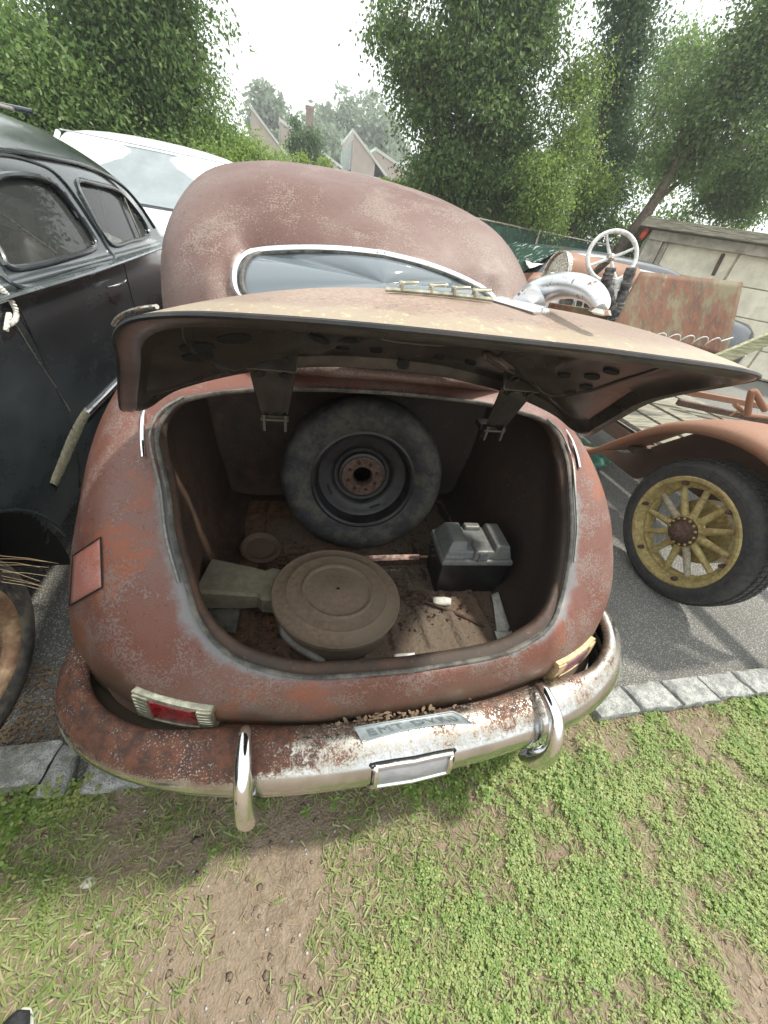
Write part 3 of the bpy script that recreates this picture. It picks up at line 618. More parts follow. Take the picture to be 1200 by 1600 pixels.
# pressed ribs in the inner panel
ang = None
Pm = innm.reshape(-1, 3); rib = np.clip(1-np.abs(np.abs(Pm[:, 0]-CX)-.26)/.03, 0, 1)*np.clip((Pm[:, 1]-.5)*8, 0, 1)*np.clip((1.0-Pm[:, 1])*8, 0, 1)*.014
Q = Pm-nrm_c*rib[:, None]
a, b = innm.shape[:2]
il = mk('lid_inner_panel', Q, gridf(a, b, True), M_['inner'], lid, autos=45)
ilb = BVHTree.FromPolygons([tuple(p) for p in Q], gridf(a, b, True))
for bead in ([(-.42, .62), (-.47, .80), (-.38, .93), (-.22, .95), (-.16, .82), (-.20, .66), (-.30, .60)], [(.42, .62), (.47, .80), (.38, .93), (.22, .95), (.16, .82), (.20, .66), (.30, .60)], [(-.12, .62), (-.12, .90), (0, .97), (.12, .90), (.12, .62), (0, .57)]):
    pts = []
    for x, y in roundpoly(bead, 6):
        h = ilb.ray_cast(Vector((LX+x, y, .9)), Vector((0, 0, 1)))
        if h[0] is not None: pts.append(tuple(h[0]))
    if len(pts) > 8: MB().tube(pts, .008, 8, closed=True, flat=.6).build('pressed_bead', M_['inner'], il)
def ih(px, py):
    return ilb.ray_cast(Vector(CAMP), Vector(ray(px, py)).normalized())
for (px, py, rx, ry) in [(308, 541, .034, .022), (309, 556, .032, .020), (366, 527, .034, .020), (536, 543, .020, .013), (588, 547, .020, .013), (630, 569, .022, .016), (686, 557, .018, .012), (735, 566, .018, .012), (882, 585, .017, .012), (925, 587, .022, .014), (955, 579, .022, .013), (916, 603, .019, .013), (892, 613, .018, .013), (500, 528, .02, .008), (546, 530, .024, .008)]:
    h = ih(px, py)
    if h[0] is None: continue
    nn = h[1] if h[1].dot(h[0]-Vector(CAMP)) < 0 else -h[1]
    m = fr(h[0]+nn*.004, nn)
    MB().lathe([(1.0, -.004), (1.0, .0005), (0, .0005)], 24, m @ Matrix.Diagonal((rx*.9, ry*1.0, 1, 1))).build('lightening_hole', M_['hole'], il)
MB().tube(mirror_ring(shell(1.002, -.004)[None], LX)[0], .0032, 6, closed=True).build('lid_edge_flange', M_['blackrim'], lid)
# hinges
for s in (-1, 1):
    x = CX+s*.36
    top = np.array([x, 1.015, 1.275]); bot = np.array([x, 1.075, 1.115])
    hb = MB(); zt = top-bot; 
    w0, w1 = .058, .034
    def hp(t, u, o_): c = bot+(top-bot)*t; ww = w1+(w0-w1)*t; return c+np.array([ww*u, -o_*.94, -o_*.35*-1])
    vs = []; 
    for i in range(9):
        t = i/8.; vs += [hp(t, -1, .022*(1-.3*t)), hp(t, -.72, .006), hp(t, -.45, .018), hp(t, 0, .012), hp(t, .45, .018), hp(t, .72, .006), hp(t, 1, .022*(1-.3*t))]
    f = gridf(9, 7); h_ = mk('lid_hinge', vs, f, M_['inner'], car); md = h_.modifiers.new('t', 'SOLIDIFY'); md.thickness = .006
    MB().box(top+np.array([0, -.012, .02]), (.125, .012, .055), Matrix.Rotation(R_(-28), 3, 'X')).build('hinge_plate', M_['inner'], h_, bevel=.003)
    for dx in (-.032, .032):
        for dz in (-.008, .03):
            MB().lathe([(0, .008), (.008, .008), (.009, 0), (.017, -.001), (.018, -.004), (0, -.004)], 14, fr(top+np.array([dx, -.022, dz]), (0, -1, -.35))).build('hinge_bolt', M_['blackrim'], h_)
    hk = MB(); 
    for dx in (-.03, .03): hk.box(bot+np.array([dx, -.012, -.014]), (.010, .030, .052))
    hk.tube([bot+np.array([-.04, -.02, -.005]), bot+np.array([.04, -.02, -.005])], .006, 8)
    hk.box(bot+np.array([0, .03, -.005]), (.08, .05, .02)); hk.build('hinge_pivot', M_['inner'], h_, bevel=.002)
# lid handle with base plate, trim strip with clips; both found on the outer skin
lb = BVHTree.FromPolygons([tuple(p) for p in of.reshape(-1, 3)], gridf(*of.shape[:2], True))
def lidpt(x, y, off=0):
    h = lb.ray_cast(Vector((x, y, 3)), Vector((0, 0, -1))); p = h[0].copy(); n_ = h[1] if h[1].z > 0 else -h[1]; return np.array(p+n_*off)

def fp(px, py, off=0.):
    h = lb.ray_cast(Vector(CAMP), Vector(ray(px, py)).normalized())
    if h[0] is None: h = (Vector(PX(px, py, CX)), Vector((0, 0, 1)))
    n_ = h[1] if h[1].z > 0 else -h[1]; return np.array(h[0]+n_*off)
b0, b1 = fp(786, 474, .002), fp(842, 490, .002)
base = MB().tube(cr([b0+(b0-b1)*.25, b0, (b0+b1)/2, b1, b1+(b1-b0)*.1], 5), np.interp(np.linspace(0, 1, 21), [0, .15, .8, .95, 1], [.004, .014, .018, .014, .004]), 14, flat=.35)
hb_ = base.build('lid_handle', M_['pitted'], car)
h0 = fp(824, 480)
p3 = [h0, PX(832, 464, CX-.006), PX(856, 451, CX), PX(890, 446, CX), PX(921, 454, CX), PX(937, 470, CX), PX(940, 482, CX)]
dd = np.linalg.norm(np.array(p3)-CAMP, axis=1)
pp = cr(np.array(p3), 6)
MB().tube(pp, np.interp(np.linspace(0, 1, len(pp)), [0, .15, .5, .8, 1], [.021, .018, .0135, .010, .008]), 16).build('handle_grip', M_['pitted'], hb_)
MB().lathe([(0, 0), (.009, 0), (.012, .004), (.006, .006), (0, .006)], 16, fr(pp[-1], (0, 0, -1))).build('grip_end', M_['chrome_dull'], hb_)
# loose trim strip with clips on the crown of the lid
s0, s1 = fp(602, 458, .004), fp(768, 474, .004)
ts = MB(); sp_ = [s0+(s1-s0)*t+np.array([0, 0, .001*math.sin(t*3.1)]) for t in np.linspace(0, 1, 12)]
to = ts.tube(sp_, .0028, 6).build('trim_strip', M_['brass'], lid)
for t in (.2, .47, .68, .88):
    c = s0+(s1-s0)*t+np.array([0, .002, .001*math.sin(t*3.1)+.008]); MB().box(c, (.022, .010, .003), Matrix.Rotation(R_(-8), 3, 'Y')).box(c+np.array([-.008, 0, -.004]), (.003, .012, .010)).build('trim_clip', M_['brass'], to, bevel=.001)
# chromed edge strip at the lid's left corner
e_ = mirror_ring(shell(1.008, .004)[None], LX)[0]
ne = len(e_); ei = [i for i in range(ne) if e_[i][0] < CX-.44 and e_[i][1] < .60]
MB().tube(e_[ei], .0024, 8).build('edge_strip', M_['chrome_dull'], lid)
# bare pink fuel door on the left fender, with its gap
P_ = [(120, 862), (160, 840), (163, 918), (111, 949)]
vs = patch([(117, 868), (159, 840), (162, 917), (112, 946)], 8, .004)
if vs:
    fd = mk('fuel_door', vs, gridf(9, 9), M_['pinkpatch'], car); md = fd.modifiers.new('t', 'SOLIDIFY'); md.thickness = .004
    ed = [i*9 for i in range(9)]+[8*9+j for j in range(1, 9)]+[i*9+8 for i in range(7, -1, -1)]+[j for j in range(7, 0, -1)]
    MB().tube([vs[i] for i in ed], .0022, 6, closed=True).build('door_gap', M_['hole'], fd)
# lock latch in the middle of the tail panel
lt = np.array([CX-.005, .462, .515]); MB().tube([lt+(0, .015, .035), lt+(0, -.006, .030), lt+(0, -.010, 0)], .006, 8).tube([lt+(-.012, 0, .032), lt+(.014, 0, .036)], .005, 8).build('lock_latch', M_['hubrust'], car)
# ================================================================== THINGS IN THE TRUNK
sw = thing('spare_wheel', 'dusty spare wheel with a black steel rim leaning at the back of the open trunk', 'spare wheel', (CX-.02, 1.30, .425+.335))
m = fr((CX-.02, 1.30, .425+.335), (-.10, -1, .16))
TP = [(.205, .055), (.222, .072), (.25, .084), (.285, .088), (.312, .080), (.326, .062), (.333, .03), (.334, 0), (.333, -.03), (.326, -.062), (.312, -.08), (.25, -.086), (.21, -.06), (.205, 0)]
ty = MB().lathe(TP, 72, m, True); ty.build('tyre', M_['tyre'], sw)
MB().lathe([(.208, .056), (.214, .064), (.205, .067), (.196, .060), (.190, .03), (.182, .012), (.165, .006), (.140, .006), (.125, -.004), (.118, -.020), (.105, -.022), (.098, -.006), (.080, -.002), (.046, -.003), (.040, -.008), (.038, -.05)], 64, m).build('rim', M_['blackrim'], sw)
MB().lathe([(.088, .000), (.086, .004), (.045, .005), (.040, -.001), (.039, -.03)], 48, m).build('hub_face', M_['hubrust'], sw)
for k in range(8):
    a_ = k*math.pi/4+.3; r_ = .062
    MB().lathe([(0, .0062), (.0065, .0062), (.008, .0045)], 10, m @ Matrix.Translation((r_*math.cos(a_), r_*math.sin(a_), 0))).build('stud_hole', M_['hole'], sw)
for k in range(4):
    a_ = k*math.pi/2+.45; vs = [tuple(m @ Vector((rr*math.cos(a_+t), rr*math.sin(a_+t), .0085))) for t in np.linspace(-.16, .16, 6) for rr in (.146, .156)]
    mk('rim_slot', vs, gridf(6, 2), M_['hole'], sw)
# air cleaner
ac = PZ(528, 921, .60); AT = (.05, .05, 1)
acr = thing('air_cleaner', 'round dust covered air cleaner with a boxy intake snout lying on the trunk floor', 'air cleaner', (ac[0], ac[1], .44))
m = fr(ac, AT); R0 = .222
MB().lathe([(0, .004), (.006, .004), (.008, .001), (.045, .001), (.05, -.001), (.108, -.002), (.114, .003), (.120, .004), (.126, -.002), (.165, -.006), (.172, -.004), (.178, -.008), (R0-.012, -.014), (R0-.004, -.012), (R0, -.018), (R0-.001, -.026), (R0-.008, -.030)], 96, m).build('cover', M_['dirtcan'], acr)
MB().lathe([(R0-.012, -.026), (R0-.003, -.033), (R0-.011, -.040), (R0-.013, -.095), (R0-.020, -.118), (R0-.040, -.138), (R0-.07, -.145), (0, -.147)], 80, m).build('canister', M_['dirtcan'], acr)
MB().lathe([(0, .006), (.004, .006), (.006, .0045)], 10, m).build('wing_nut_hole', M_['hole'], acr)
sa = PZ(427, 918, .545); sb = PZ(316, 906, .545); d_ = (sb-sa); d_[2] = 0; d_ /= np.linalg.norm(d_); pr_ = np.array([-d_[1], d_[0], 0])
vs = []; 
for t, wd, zt, zb in ((-.03, .072, .570, .50), (.02, .074, .572, .50), (.04, .060, .568, .505), (.08, .066, .572, .50), (.215, .078, .578, .495), (.235, .080, .576, .492)):
    c = sa+d_*t
    for (u, z) in ((-1, zb), (-1, zt-.008), (-.86, zt), (.86, zt), (1, zt-.008), (1, zb)): vs.append((c[0]+pr_[0]*wd*u, c[1]+pr_[1]*wd*u, z))
sn = mk('intake_snout', vs, gridf(6, 6, True)+[(30, 31, 32, 33, 34, 35)], M_['olive'], acr, autos=30)
MB().tube(cr([PZ(452, 968, .545), PZ(442, 982, .55), PZ(456, 1004, .54), PZ(506, 1036, .53)], 6), .0125, 10).build('breather_hose', M_['grey'], acr)
# battery box
bc = PZ(726, 905, .43); bw, bd, bh = .285, .175, .185
bt = thing('battery_box', 'black battery box with a moulded grey plastic lid standing on the trunk floor', 'battery box', (.725, 1.0, .428), rot=(0, 0, R_(-4)))
def lb_(pts): return pts
bx_ = MB(); 
vs = []; 
for z, k in ((0, .94), (.02, .95), (.17, 1.0), (.185, 1.02)): vs += [(sx_*bw/2*k, sy_*bd/2*k, z) for sx_, sy_ in ((-1, -1), (1, -1), (1, 1), (-1, 1))]
mk('box', vs, gridf(4, 4, True)+[(0, 3, 2, 1), (12, 13, 14, 15)], M_['batbox'], bt, world=False, bevel=.006, smooth=False)
def frust(x0, x1, y0, y1, z0, z1, ins): 
    a = [(x0, y0, z0), (x1, y0, z0), (x1, y1, z0), (x0, y1, z0)]; b = [(x0+ins[0], y0+ins[2], z1), (x1-ins[1], y0+ins[2], z1), (x1-ins[1], y1-ins[3], z1), (x0+ins[0], y1-ins[3], z1)]
    return a+b, [(0, 3, 2, 1), (4, 5, 6, 7), (0, 1, 5, 4), (1, 2, 6, 5), (2, 3, 7, 6), (3, 0, 4, 7)]
lo = MB(); lo.add(*frust(-.152, .152, -.098, .098, .175, .200, (.004,)*4)); ld = lo.build('lid', M_['batlid'], bt, world=False, bevel=.007, smooth=False)
lo = MB(); lo.add(*frust(-.140, .140, -.085, .090, .199, .232, (.014, .012, .012, .012))); lo.build('raised_top', M_['batlid'], ld, world=False, bevel=.006, smooth=False)
for q in ((-.142, -.045, -.088, .09, .199, .262, (.03, .006, .035, .02)), (.062, .142, -.088, .09, .199, .256, (.006, .016, .02, .012)), (-.026, .040, -.095, -.02, .199, .244, (.005, .005, .008, .005)), (-.03, .05, .045, .092, .199, .250, (.006, .006, .01, .006))):
    MB().add(*frust(*q)).build('moulded_hump', M_['batlid'], ld, world=False, bevel=.007, smooth=False)
for sg in (-1, 1): MB().tube([(sg*.15, -.03, .17), (sg*.168, -.03, .165), (sg*.168, .03, .165), (sg*.15, .03, .17)], .005, 8).tube([(sg*.166, 0, .168), (sg*.15, 0, .17)], .004, 6).build('strap_loop', M_['batbox'], bt, world=False)
MB().tube(cr([(.152, -.05, .17), (.175, -.055, .10), (.17, -.05, .03), (.15, -.045, .006)], 5), .005, 6, flat=2.5).build('strap', M_['batbox'], bt, world=False)
MB().box((-.005, -.100, .222), (.010, .004, .04)).build('strap_rib', M_['batlid'], ld, world=False)
# lug wrench, cloth, paper, plug, small bits
tagp(MB().tube(cr([PZ(632, 935, .445), PZ(655, 937, .447), PZ(720, 962, .446), PZ(780, 992, .447)], 5), .0065, 8).tube(cr([PZ(640, 930, .447), PZ(655, 925, .447), PZ(668, 934, .447), PZ(655, 944, .447), PZ(640, 944, .447)], 4), .006, 8).build('lug_wrench', M_['hubrust']), 'brown rusted lug wrench lying across the trunk floor beside the air cleaner', 'wrench')
def rag(name, px, py, z, rx, ry, hgt, rot, mat, label, cat, seed=0, lump=.35):
    c = PZ(px, py, z); v = []; n_, m_ = 26, 14
    for i in range(m_+1):
        ph = math.pi*i/m_
        for k in range(n_):
            th = 2*math.pi*k/n_; r_ = 1+lump*(float(fbm(math.cos(th)*1.3+seed, math.sin(th)*1.3+ph, 1.3))-.5)
            x = abs(math.cos(th))**.6*math.copysign(1, math.cos(th))*math.sin(ph)*rx*r_; y = abs(math.sin(th))**.6*math.copysign(1, math.sin(th))*math.sin(ph)*ry*r_; zz = -math.cos(ph)*hgt/2*r_
            v.append((c[0]+x*math.cos(rot)-y*math.sin(rot), c[1]+x*math.sin(rot)+y*math.cos(rot), z+hgt/2+zz))
    return tagp(mk(name, v, gridf(m_+1, n_, True), mat), label, cat)
rag('bottle', 690, 942, .445, .040, .020, .024, R_(-10), M_['paper'], 'small dirty white plastic bottle lying on the trunk floor below the battery box', 'bottle', 1)
def sheetlet(name, pix, z, mat, label, cat, n=8, wob=.01, seed=0):
    P = [PZ(*p, z) for p in pix]; v = []
    for i in range(n+1):
        for j in range(n+1):
            u, t = i/n, j/n; p = (P[0]*(1-u)+P[1]*u)*(1-t)+(P[3]*(1-u)+P[2]*u)*t; p = p.copy(); p[2] += wob*float(fbm(u*2+seed, t*2, 1.5)); v.append(p)
    o = mk(name, v, gridf(n+1, n+1), mat); md = o.modifiers.new('t', 'SOLIDIFY'); md.thickness = .0015
    return tagp(o, label, cat)
sheetlet('paper_scrap', [(768, 930), (778, 926), (800, 992), (778, 1002)], .446, M_['paper'], 'torn white paper strip lying at the right front of the trunk floor', 'paper')  # sun falling on the floor, imitated by a white sheet
sheetlet('paper_wad', [(770, 990), (798, 988), (806, 1004), (778, 1010)], .455, M_['paper'], 'crumpled white paper against the right front rim of the trunk', 'paper', wob=.03, seed=3)
sheetlet('metal_tag', [(616, 1022), (648, 1020), (648, 1030), (616, 1032)], .452, M_['whitemetal'], 'small pale metal tag on the floor at the front centre of the trunk', 'metal tag', wob=.002)
sheetlet('dark_mat', [(305, 935), (378, 950), (368, 992), (325, 985)], .462, M_['seal'], 'scrap of black rubber mat in the left front corner of the trunk', 'rubber mat', wob=.02, seed=5)
sheetlet('striped_lath', [(575, 868), (655, 866), (655, 874), (577, 877)], .475, simple('red_and_white_worn_lath', (.36, .24, .20), .7, 0, .6, 60, .2), 'narrow red and white lath lying in front of the spare wheel', 'lath', wob=.002)
# rust flakes and crumbs on the trunk floor: nobody could count them
fl_ = MB(); g_ = np.random.default_rng(3)
for k in range(3800):
    x = CX+g_.uniform(-.46, .46); y = g_.uniform(.64, 1.3); s_ = .0015+.009*g_.random()**4; a_ = g_.uniform(0, 6); z = .441
    fl_.add([(x+s_*math.cos(a_+q), y+s_*math.sin(a_+q), z+g_.uniform(0, .004)) for q in (0, 1.9, 3.9)]+[(x, y, z+s_)], [(0, 1, 3), (1, 2, 3), (2, 0, 3)])
tagp(fl_.build('rust_flakes', M_['hubrust'], smooth=False), 'brown rust flakes and crumbs scattered over the trunk floor', 'rust flakes', kind='stuff')
# ================================================================== BLACK CAR ON THE LEFT
BX = -1.86
bk = thing('black_car', 'scuffed black vintage sedan parked left of the rusty car, side windows open to view', 'car', (BX, 3.0, 0))
# half profile: outward distance from BX and height, from the sill to the roof centre, at stations along y
base = A3([(.80, 0, .30), (.88, 0, .36), (.925, 0, .48), (.955, 0, .62), (.965, 0, .76), (.958, 0, .90), (.948, 0, 1.02), (.945, 0, 1.12), (.935, 0, 1.20), (.93, 0, 1.25), (.90, 0, 1.275), (.865, 0, 1.36), (.825, 0, 1.46), (.79, 0, 1.545), (.745, 0, 1.62), (.66, 0, 1.69), (.48, 0, 1.765), (.25, 0, 1.80), (0, 0, 1.805)])
def bst(y, wl=1., wu=1., hu=1., fend=0., hood=None):
    s = base.copy(); s[:, 1] = y
    s[:9, 0] *= wl; s[9:, 0] *= wu; s[:, 2] = np.where(s[:, 2] > 1.25, 1.25+(s[:, 2]-1.25)*hu, s[:, 2])
    k = np.array([0, .3, .6, .9, 1, 1, .8, .35, 0.05]+[0]*10); s[:, 0] += k*fend
    if hood is not None: s[:, 2] = np.minimum(s[:, 2], hood-.06*(s[:, 0]/.9)**4*(s[:, 2] > .9))
    return s
stn = [(-.55, .55, .35, .3, 0, .75), (-.40, .85, .7, .4, 0, .95), (-.1, .96, .86, .5, .0, 1.12), (.35, .99, .93, .5, .01, 1.22), (.85, 1., .95, .25, .018, None), (1.15, 1., .97, .52, .018, None), (1.45, 1., .99, .76, .010, None), (1.75, 1., 1., .90, .0, None), (2.1, 1., 1., .97, 0, None), (2.6, 1., 1., 1., 0, None), (3.1, 1., 1., .995, 0, None), (3.5, 1., .995, .96, 0, None), (3.85, .995, .98, .84, 0, None), (4.15, .99, .95, .60, 0, None), (4.45, .985, .9, .28, 0, None), (4.7, .98, .86, .02, 0, 1.24), (5.3, .96, .7, 0, .02, 1.2), (5.9, .90, .6, 0, 0, 1.12), (6.2, .70, .4, 0, 0, .95)]
S = np.stack([bst(*q) for q in stn])
yy = S[:, 0, 1]
# dense along y: resample so that rows are 25 mm apart where the picture sees them
Sd = cr(cr(S, 14, 0), 9, 1); a, b = Sd.shape[:2]
w1 = roundpoly([(1.86, 1.285), (2.35, 1.285), (2.62, 1.30), (2.66, 1.36), (2.62, 1.50), (2.52, 1.545), (2.30, 1.55), (2.08, 1.52), (1.90, 1.42), (1.83, 1.33)], 5)
w2 = roundpoly([(2.84, 1.30), (3.2, 1.295), (3.55, 1.30), (3.66, 1.32), (3.66, 1.40), (3.56, 1.49), (3.42, 1.54), (3.1, 1.555), (2.88, 1.55), (2.82, 1.44)], 5)
arch_c, arch_r = (.86, .30), .50
def sidefull(side):
    v = Sd.copy(); v[..., 0] = BX+side*Sd[..., 0]; v = v.reshape(-1, 3); f = []
    for q in gridf(a, b):
        c = v[list(q)].mean(0); py, pz = c[1], c[2]; hw = abs(c[0]-BX)
        if hw > .72:
            if inpoly((py, pz), w1) or inpoly((py, pz), w2): continue
            if (py-arch_c[0])**2+(pz-arch_c[1])**2 < arch_r**2 and hw > .8: continue
        f.append(q)
    return v, f
v1, f1 = sidefull(1); v2, f2 = sidefull(-1); n1 = len(v1)
bo = mk('body', np.vstack([v1, v2]), f1+[tuple(i+n1 for i in q[::-1]) for q in f2], M_['black'], bk)
md = bo.modifiers.new('t', 'SOLIDIFY'); md.thickness = .012; md.offset = 1
hwz = lambda z: float(np.interp(z, [1.20, 1.25, 1.275, 1.36, 1.46, 1.545, 1.62], [.935, .93, .90, .865, .825, .79, .745]))
def sdp(y, z, o_=0., side=1): return (BX+side*(hwz(z)+o_), y, z)
for side in (1, -1):
    for wp in (w1, w2):
        MB().tube([sdp(*p, .002, side) for p in wp], .011, 8, closed=True).build('window_frame', M_['black'] if side > 0 else M_['seal'], bk)
        c = wp.mean(0); vs = [sdp(*(c+(p-c)*t), -.02, side) for t in (1.02, .75, .5, .25, .01) for p in wp]
        mk('side_window', vs, gridf(5, len(wp), True), M_['glassdark'], bk)
    # drip moulding curving over both windows
    dr = cr([(1.78, 1.30), (1.80, 1.42), (1.95, 1.55), (2.25, 1.615), (2.8, 1.63), (3.2, 1.625), (3.55, 1.575), (3.74, 1.48), (3.83, 1.34)], 7)
    MB().tube([sdp(y, z, .008, side) for y, z in dr], .011, 8).build('drip_moulding', M_['black'], bk)
# door outline of the rear door frame (raised rounded border)
dfp = roundpoly([(1.79, 1.24), (2.4, 1.24), (2.74, 1.25), (2.76, 1.40), (2.70, 1.56), (2.52, 1.60), (2.25, 1.60), (1.95, 1.55), (1.80, 1.42), (1.76, 1.30)], 5)
MB().tube([sdp(*p, .003) for p in dfp], .008, 6, closed=True).build('door_frame', M_['black'], bk)
def sidehw(y, z):   # surface of the black car's right side
    i = int(np.argmin(abs(Sd[:, 5, 1]-y))); row = Sd[i]; j0 = int(np.argmin(abs(row[:60, 2]-z))); return float(row[j0, 0])
def sb(y, z, o_=0): return (BX+sidehw(y, z)+o_, y, z)
MB().tube([sb(y, 1.235+.006*math.sin(y*2), .006) for y in np.arange(1.55, 4.3, .08)], .017, 8, flat=.6).build('belt_moulding', chrome('belt_chrome', (.42, .45, .46), .2, .7), bk)
MB().tube([sb(y, .735, .008) for y in np.arange(1.82, 5.2, .08)], .013, 8).build('rub_strip', M_['chrome'], bk)
vs = []; 
for t in np.linspace(0, 1, 16):
    y = 1.84-.42*t; zc = .735-.115*t**1.3; wd = .026+.010*math.sin(t*3.14)
    for u in (-1, -.6, .6, 1): vs.append(sb(y+u*.020*t, zc-u*wd, .006 if abs(u) < .9 else .001))
mk('stone_guard', vs, gridf(16, 4), M_['brass'], bk)
# door gaps, handle
for y0 in (2.80, 1.70):
    pts = [sb(y0+(.10 if y0 > 2 else -.10)*max(0, (1.0-z))-(.16*max(0, z-1.05) if y0 < 2 else .0), z, .0015) for z in np.linspace(.45, 1.22, 24)]
    MB().tube(pts, .003, 5).build('door_gap', M_['hole'], bk)
hd = sb(2.50, 1.150, .012)
ho = MB().lathe([(0, .004), (.018, .004), (.022, 0), (.022, -.02)], 20, fr(hd, (1, 0, 0)) @ Matrix.Diagonal((1.6, .8, 1, 1))).build('door_handle', M_['chrome'], bk)
MB().tube(cr([sb(2.44, 1.15, .014), sb(2.50, 1.153, .04), sb(2.58, 1.156, .044), sb(2.66, 1.158, .036)], 5), [.007, .008, .009, .010, .011, .011, .011, .011, .010, .010, .009, .008, .008, .007, .006, .005], 10, flat=.7).build('handle_lever', M_['chrome'], ho)
# rear fender seam with dust, rope
MB().tube([sb(1.62+.10*math.sin((1.16-z)*3), z, .0015) for z in np.linspace(.8, 1.16, 16)], .0022, 5).build('fender_seam', M_['seal'], bk)
rp = MB(); rc = cr([PX(-6, 445, -.91), PX(12, 462, -.905), PX(25, 485, -.90), PX(24, 500, -.895), PX(14, 506, -.895), PX(14, 492, -.893), PX(10, 515, -.892)], 12)
for ph in (0, 2.09, 4.19):
    P = []; 
    for i, p in enumerate(rc): P.append(np.array(p)+.0042*np.array([math.cos(i*.75+ph), 0, math.sin(i*.75+ph)])+.0042*np.array([0, math.sin(i*.75+ph), 0]))
    rp.tube(P, .0048, 6)
tagp(rp.build('rope', M_['paper']), 'twisted white rope tied by the rear door of the black car', 'rope')
# cabin: seats, far side lining, steering wheel is hidden
MB().box((BX+.05, 2.25, .95), (1.35, .22, .75), Matrix.Rotation(R_(-14), 3, 'X')).build('rear_seat', M_['inner'], bk, bevel=.06)
MB().box((BX+.05, 3.25, .90), (1.35, .20, .70), Matrix.Rotation(R_(-14), 3, 'X')).build('front_seat', simple('torn_pale_upholstery', (.25, .26, .22), .8, 0, .4, 10, .3), bk, bevel=.06)
MB().box((BX, 2.9, .42), (1.6, 3.0, .04)).build('cabin_floor', M_['inner'], bk)
# cloth hanging inside the rear door window, pale vent post
MB().tube([sdp(1.93, 1.50, -.05), sdp(2.08, 1.42, -.06), sdp(2.27, 1.29, -.05)], .016, 8, flat=.4).build('window_post', M_['chrome_dull'], bk)
MB().tube([sdp(3.52, 1.50, .0), sdp(3.42, 1.30, .0)], .007, 6).build('vent_post', M_['seal'], bk)
# rear wheel inside the arch: whitewall gone brown
for side in (1, -1):
    for wy in (.86, 4.9):
        m = fr((BX+side*.80, wy, .345), (side, 0, 0), (0, 1, 0))
        wo = MB().lathe([(.20, .06), (.215, .075), (.25, .092), (.29, .090), (.325, .07), (.345, .03), (.347, 0), (.345, -.04), (.32, -.08), (.25, -.09), (.2, -.06)], 64, m, True).build('wheel', M_['tyre'], bk)
        MB().lathe([(.205, .07), (.215, .079), (.222, .084), (.214, .086), (.200, .080), (.190, .066), (.178, .055), (.165, .052), (.158, .058), (.14, .064), (.06, .070), (0, .072)], 56, m).build('rusty_rim', M_['rimtan'], wo)
        MB().lathe([(.150, .060), (.156, .066), (.150, .070), (.12, .072), (.05, .085), (0, .088)], 48, m).build('hub_cap', M_['chrome_dull'], wo)
# dark wheel housing
ht_ = np.linspace(-.12, math.pi+.12, 30); wv = []
for xo in (.135, -.02, -.2, -.36): wv += [(BX+.80+xo, arch_c[0]+.503*math.cos(t), arch_c[1]+.503*math.sin(t)) for t in ht_]
wv += [(BX+.44, arch_c[0]+.25*math.cos(t), arch_c[1]+.25*math.sin(t)) for t in ht_]+[(BX+.44, arch_c[0]+.01*math.cos(t), arch_c[1]+.01*math.sin(t)) for t in ht_]
mk('wheel_housing', wv, gridf(6, 30), M_['hole'], bk)
al_ = MB().tube([(BX+.80+.175, arch_c[0]+arch_r*math.cos(t), arch_c[1]+arch_r*math.sin(t)) for t in np.linspace(.25, 3.0, 40)], .008, 6)
al_.build('arch_lip', M_['black'], bk)
# straw stalks sticking out under the fender
st_ = MB(); g_ = np.random.default_rng(5)
for k in range(9):
    p0 = PX(-5, 868+k*5, -.98); p1 = PX(60+g_.uniform(0, 40), 868+k*6+g_.uniform(0, 16), -.86); st_.tube([p0, (np.array(p0)+p1)/2+np.array([0, 0, .008]), p1], .0011, 4)
tagp(st_.build('dry_stalks', M_['straw']), 'dry orange brown stalks poking out of the black car rear wheel arch', 'stalks', kind='stuff')
# ================================================================== WHITE VAN and dark vehicle with roof rack
def loft_thing(parent, name, rings, mat, k=6, closed=True, caps=True, autos=None):
    r = cr(np.array(rings, float), k, 0); a, b = r.shape[:2]; f = gridf(a, b, closed)
    if caps: f += [tuple(range(b))[::-1], tuple(range((a-1)*b, a*b))]
    return mk(name, r.reshape(-1, 3), f, mat, parent, autos=autos)
def rrect(x0, x1, z0, z1, y, r, k=5):
    o = []; 
    for (cx, cz, a0) in ((x1-r, z0+r, -90), (x1-r, z1-r, 0), (x0+r, z1-r, 90), (x0+r, z0+r, 180)):
        for i in range(k+1): a = R_(a0+90*i/k); o.append((cx+r*math.cos(a), y, cz+r*math.sin(a)))
    return o
van = thing('white_van', 'white van with clouded grey windscreen parked behind the black car', 'van', (-1.5, 7.2, gz(0, 6.5)))
g = gz(0, 6.5)
rr_ = [rrect(-2.45, -.42, .35+g, .98+g, 4.95, .18), rrect(-2.52, -.36, .30+g, 1.12+g, 5.15, .22), rrect(-2.55, -.34, .28+g, 1.22+g, 5.7, .22), rrect(-2.55, -.34, .28+g, 1.26+g, 6.3, .2), rrect(-2.55, -.34, .28+g, 1.26+g, 9.2, .2), rrect(-2.5, -.4, .35+g, 1.2+g, 9.5, .2)]
loft_thing(van, 'body', rr_, M_['white'])
def vr(y, z1, x0=-2.42, x1=-.46, r=.30): return rrect(x0, x1, 1.10+g, z1+g, y, min(r, (z1-1.10)/2-.001))
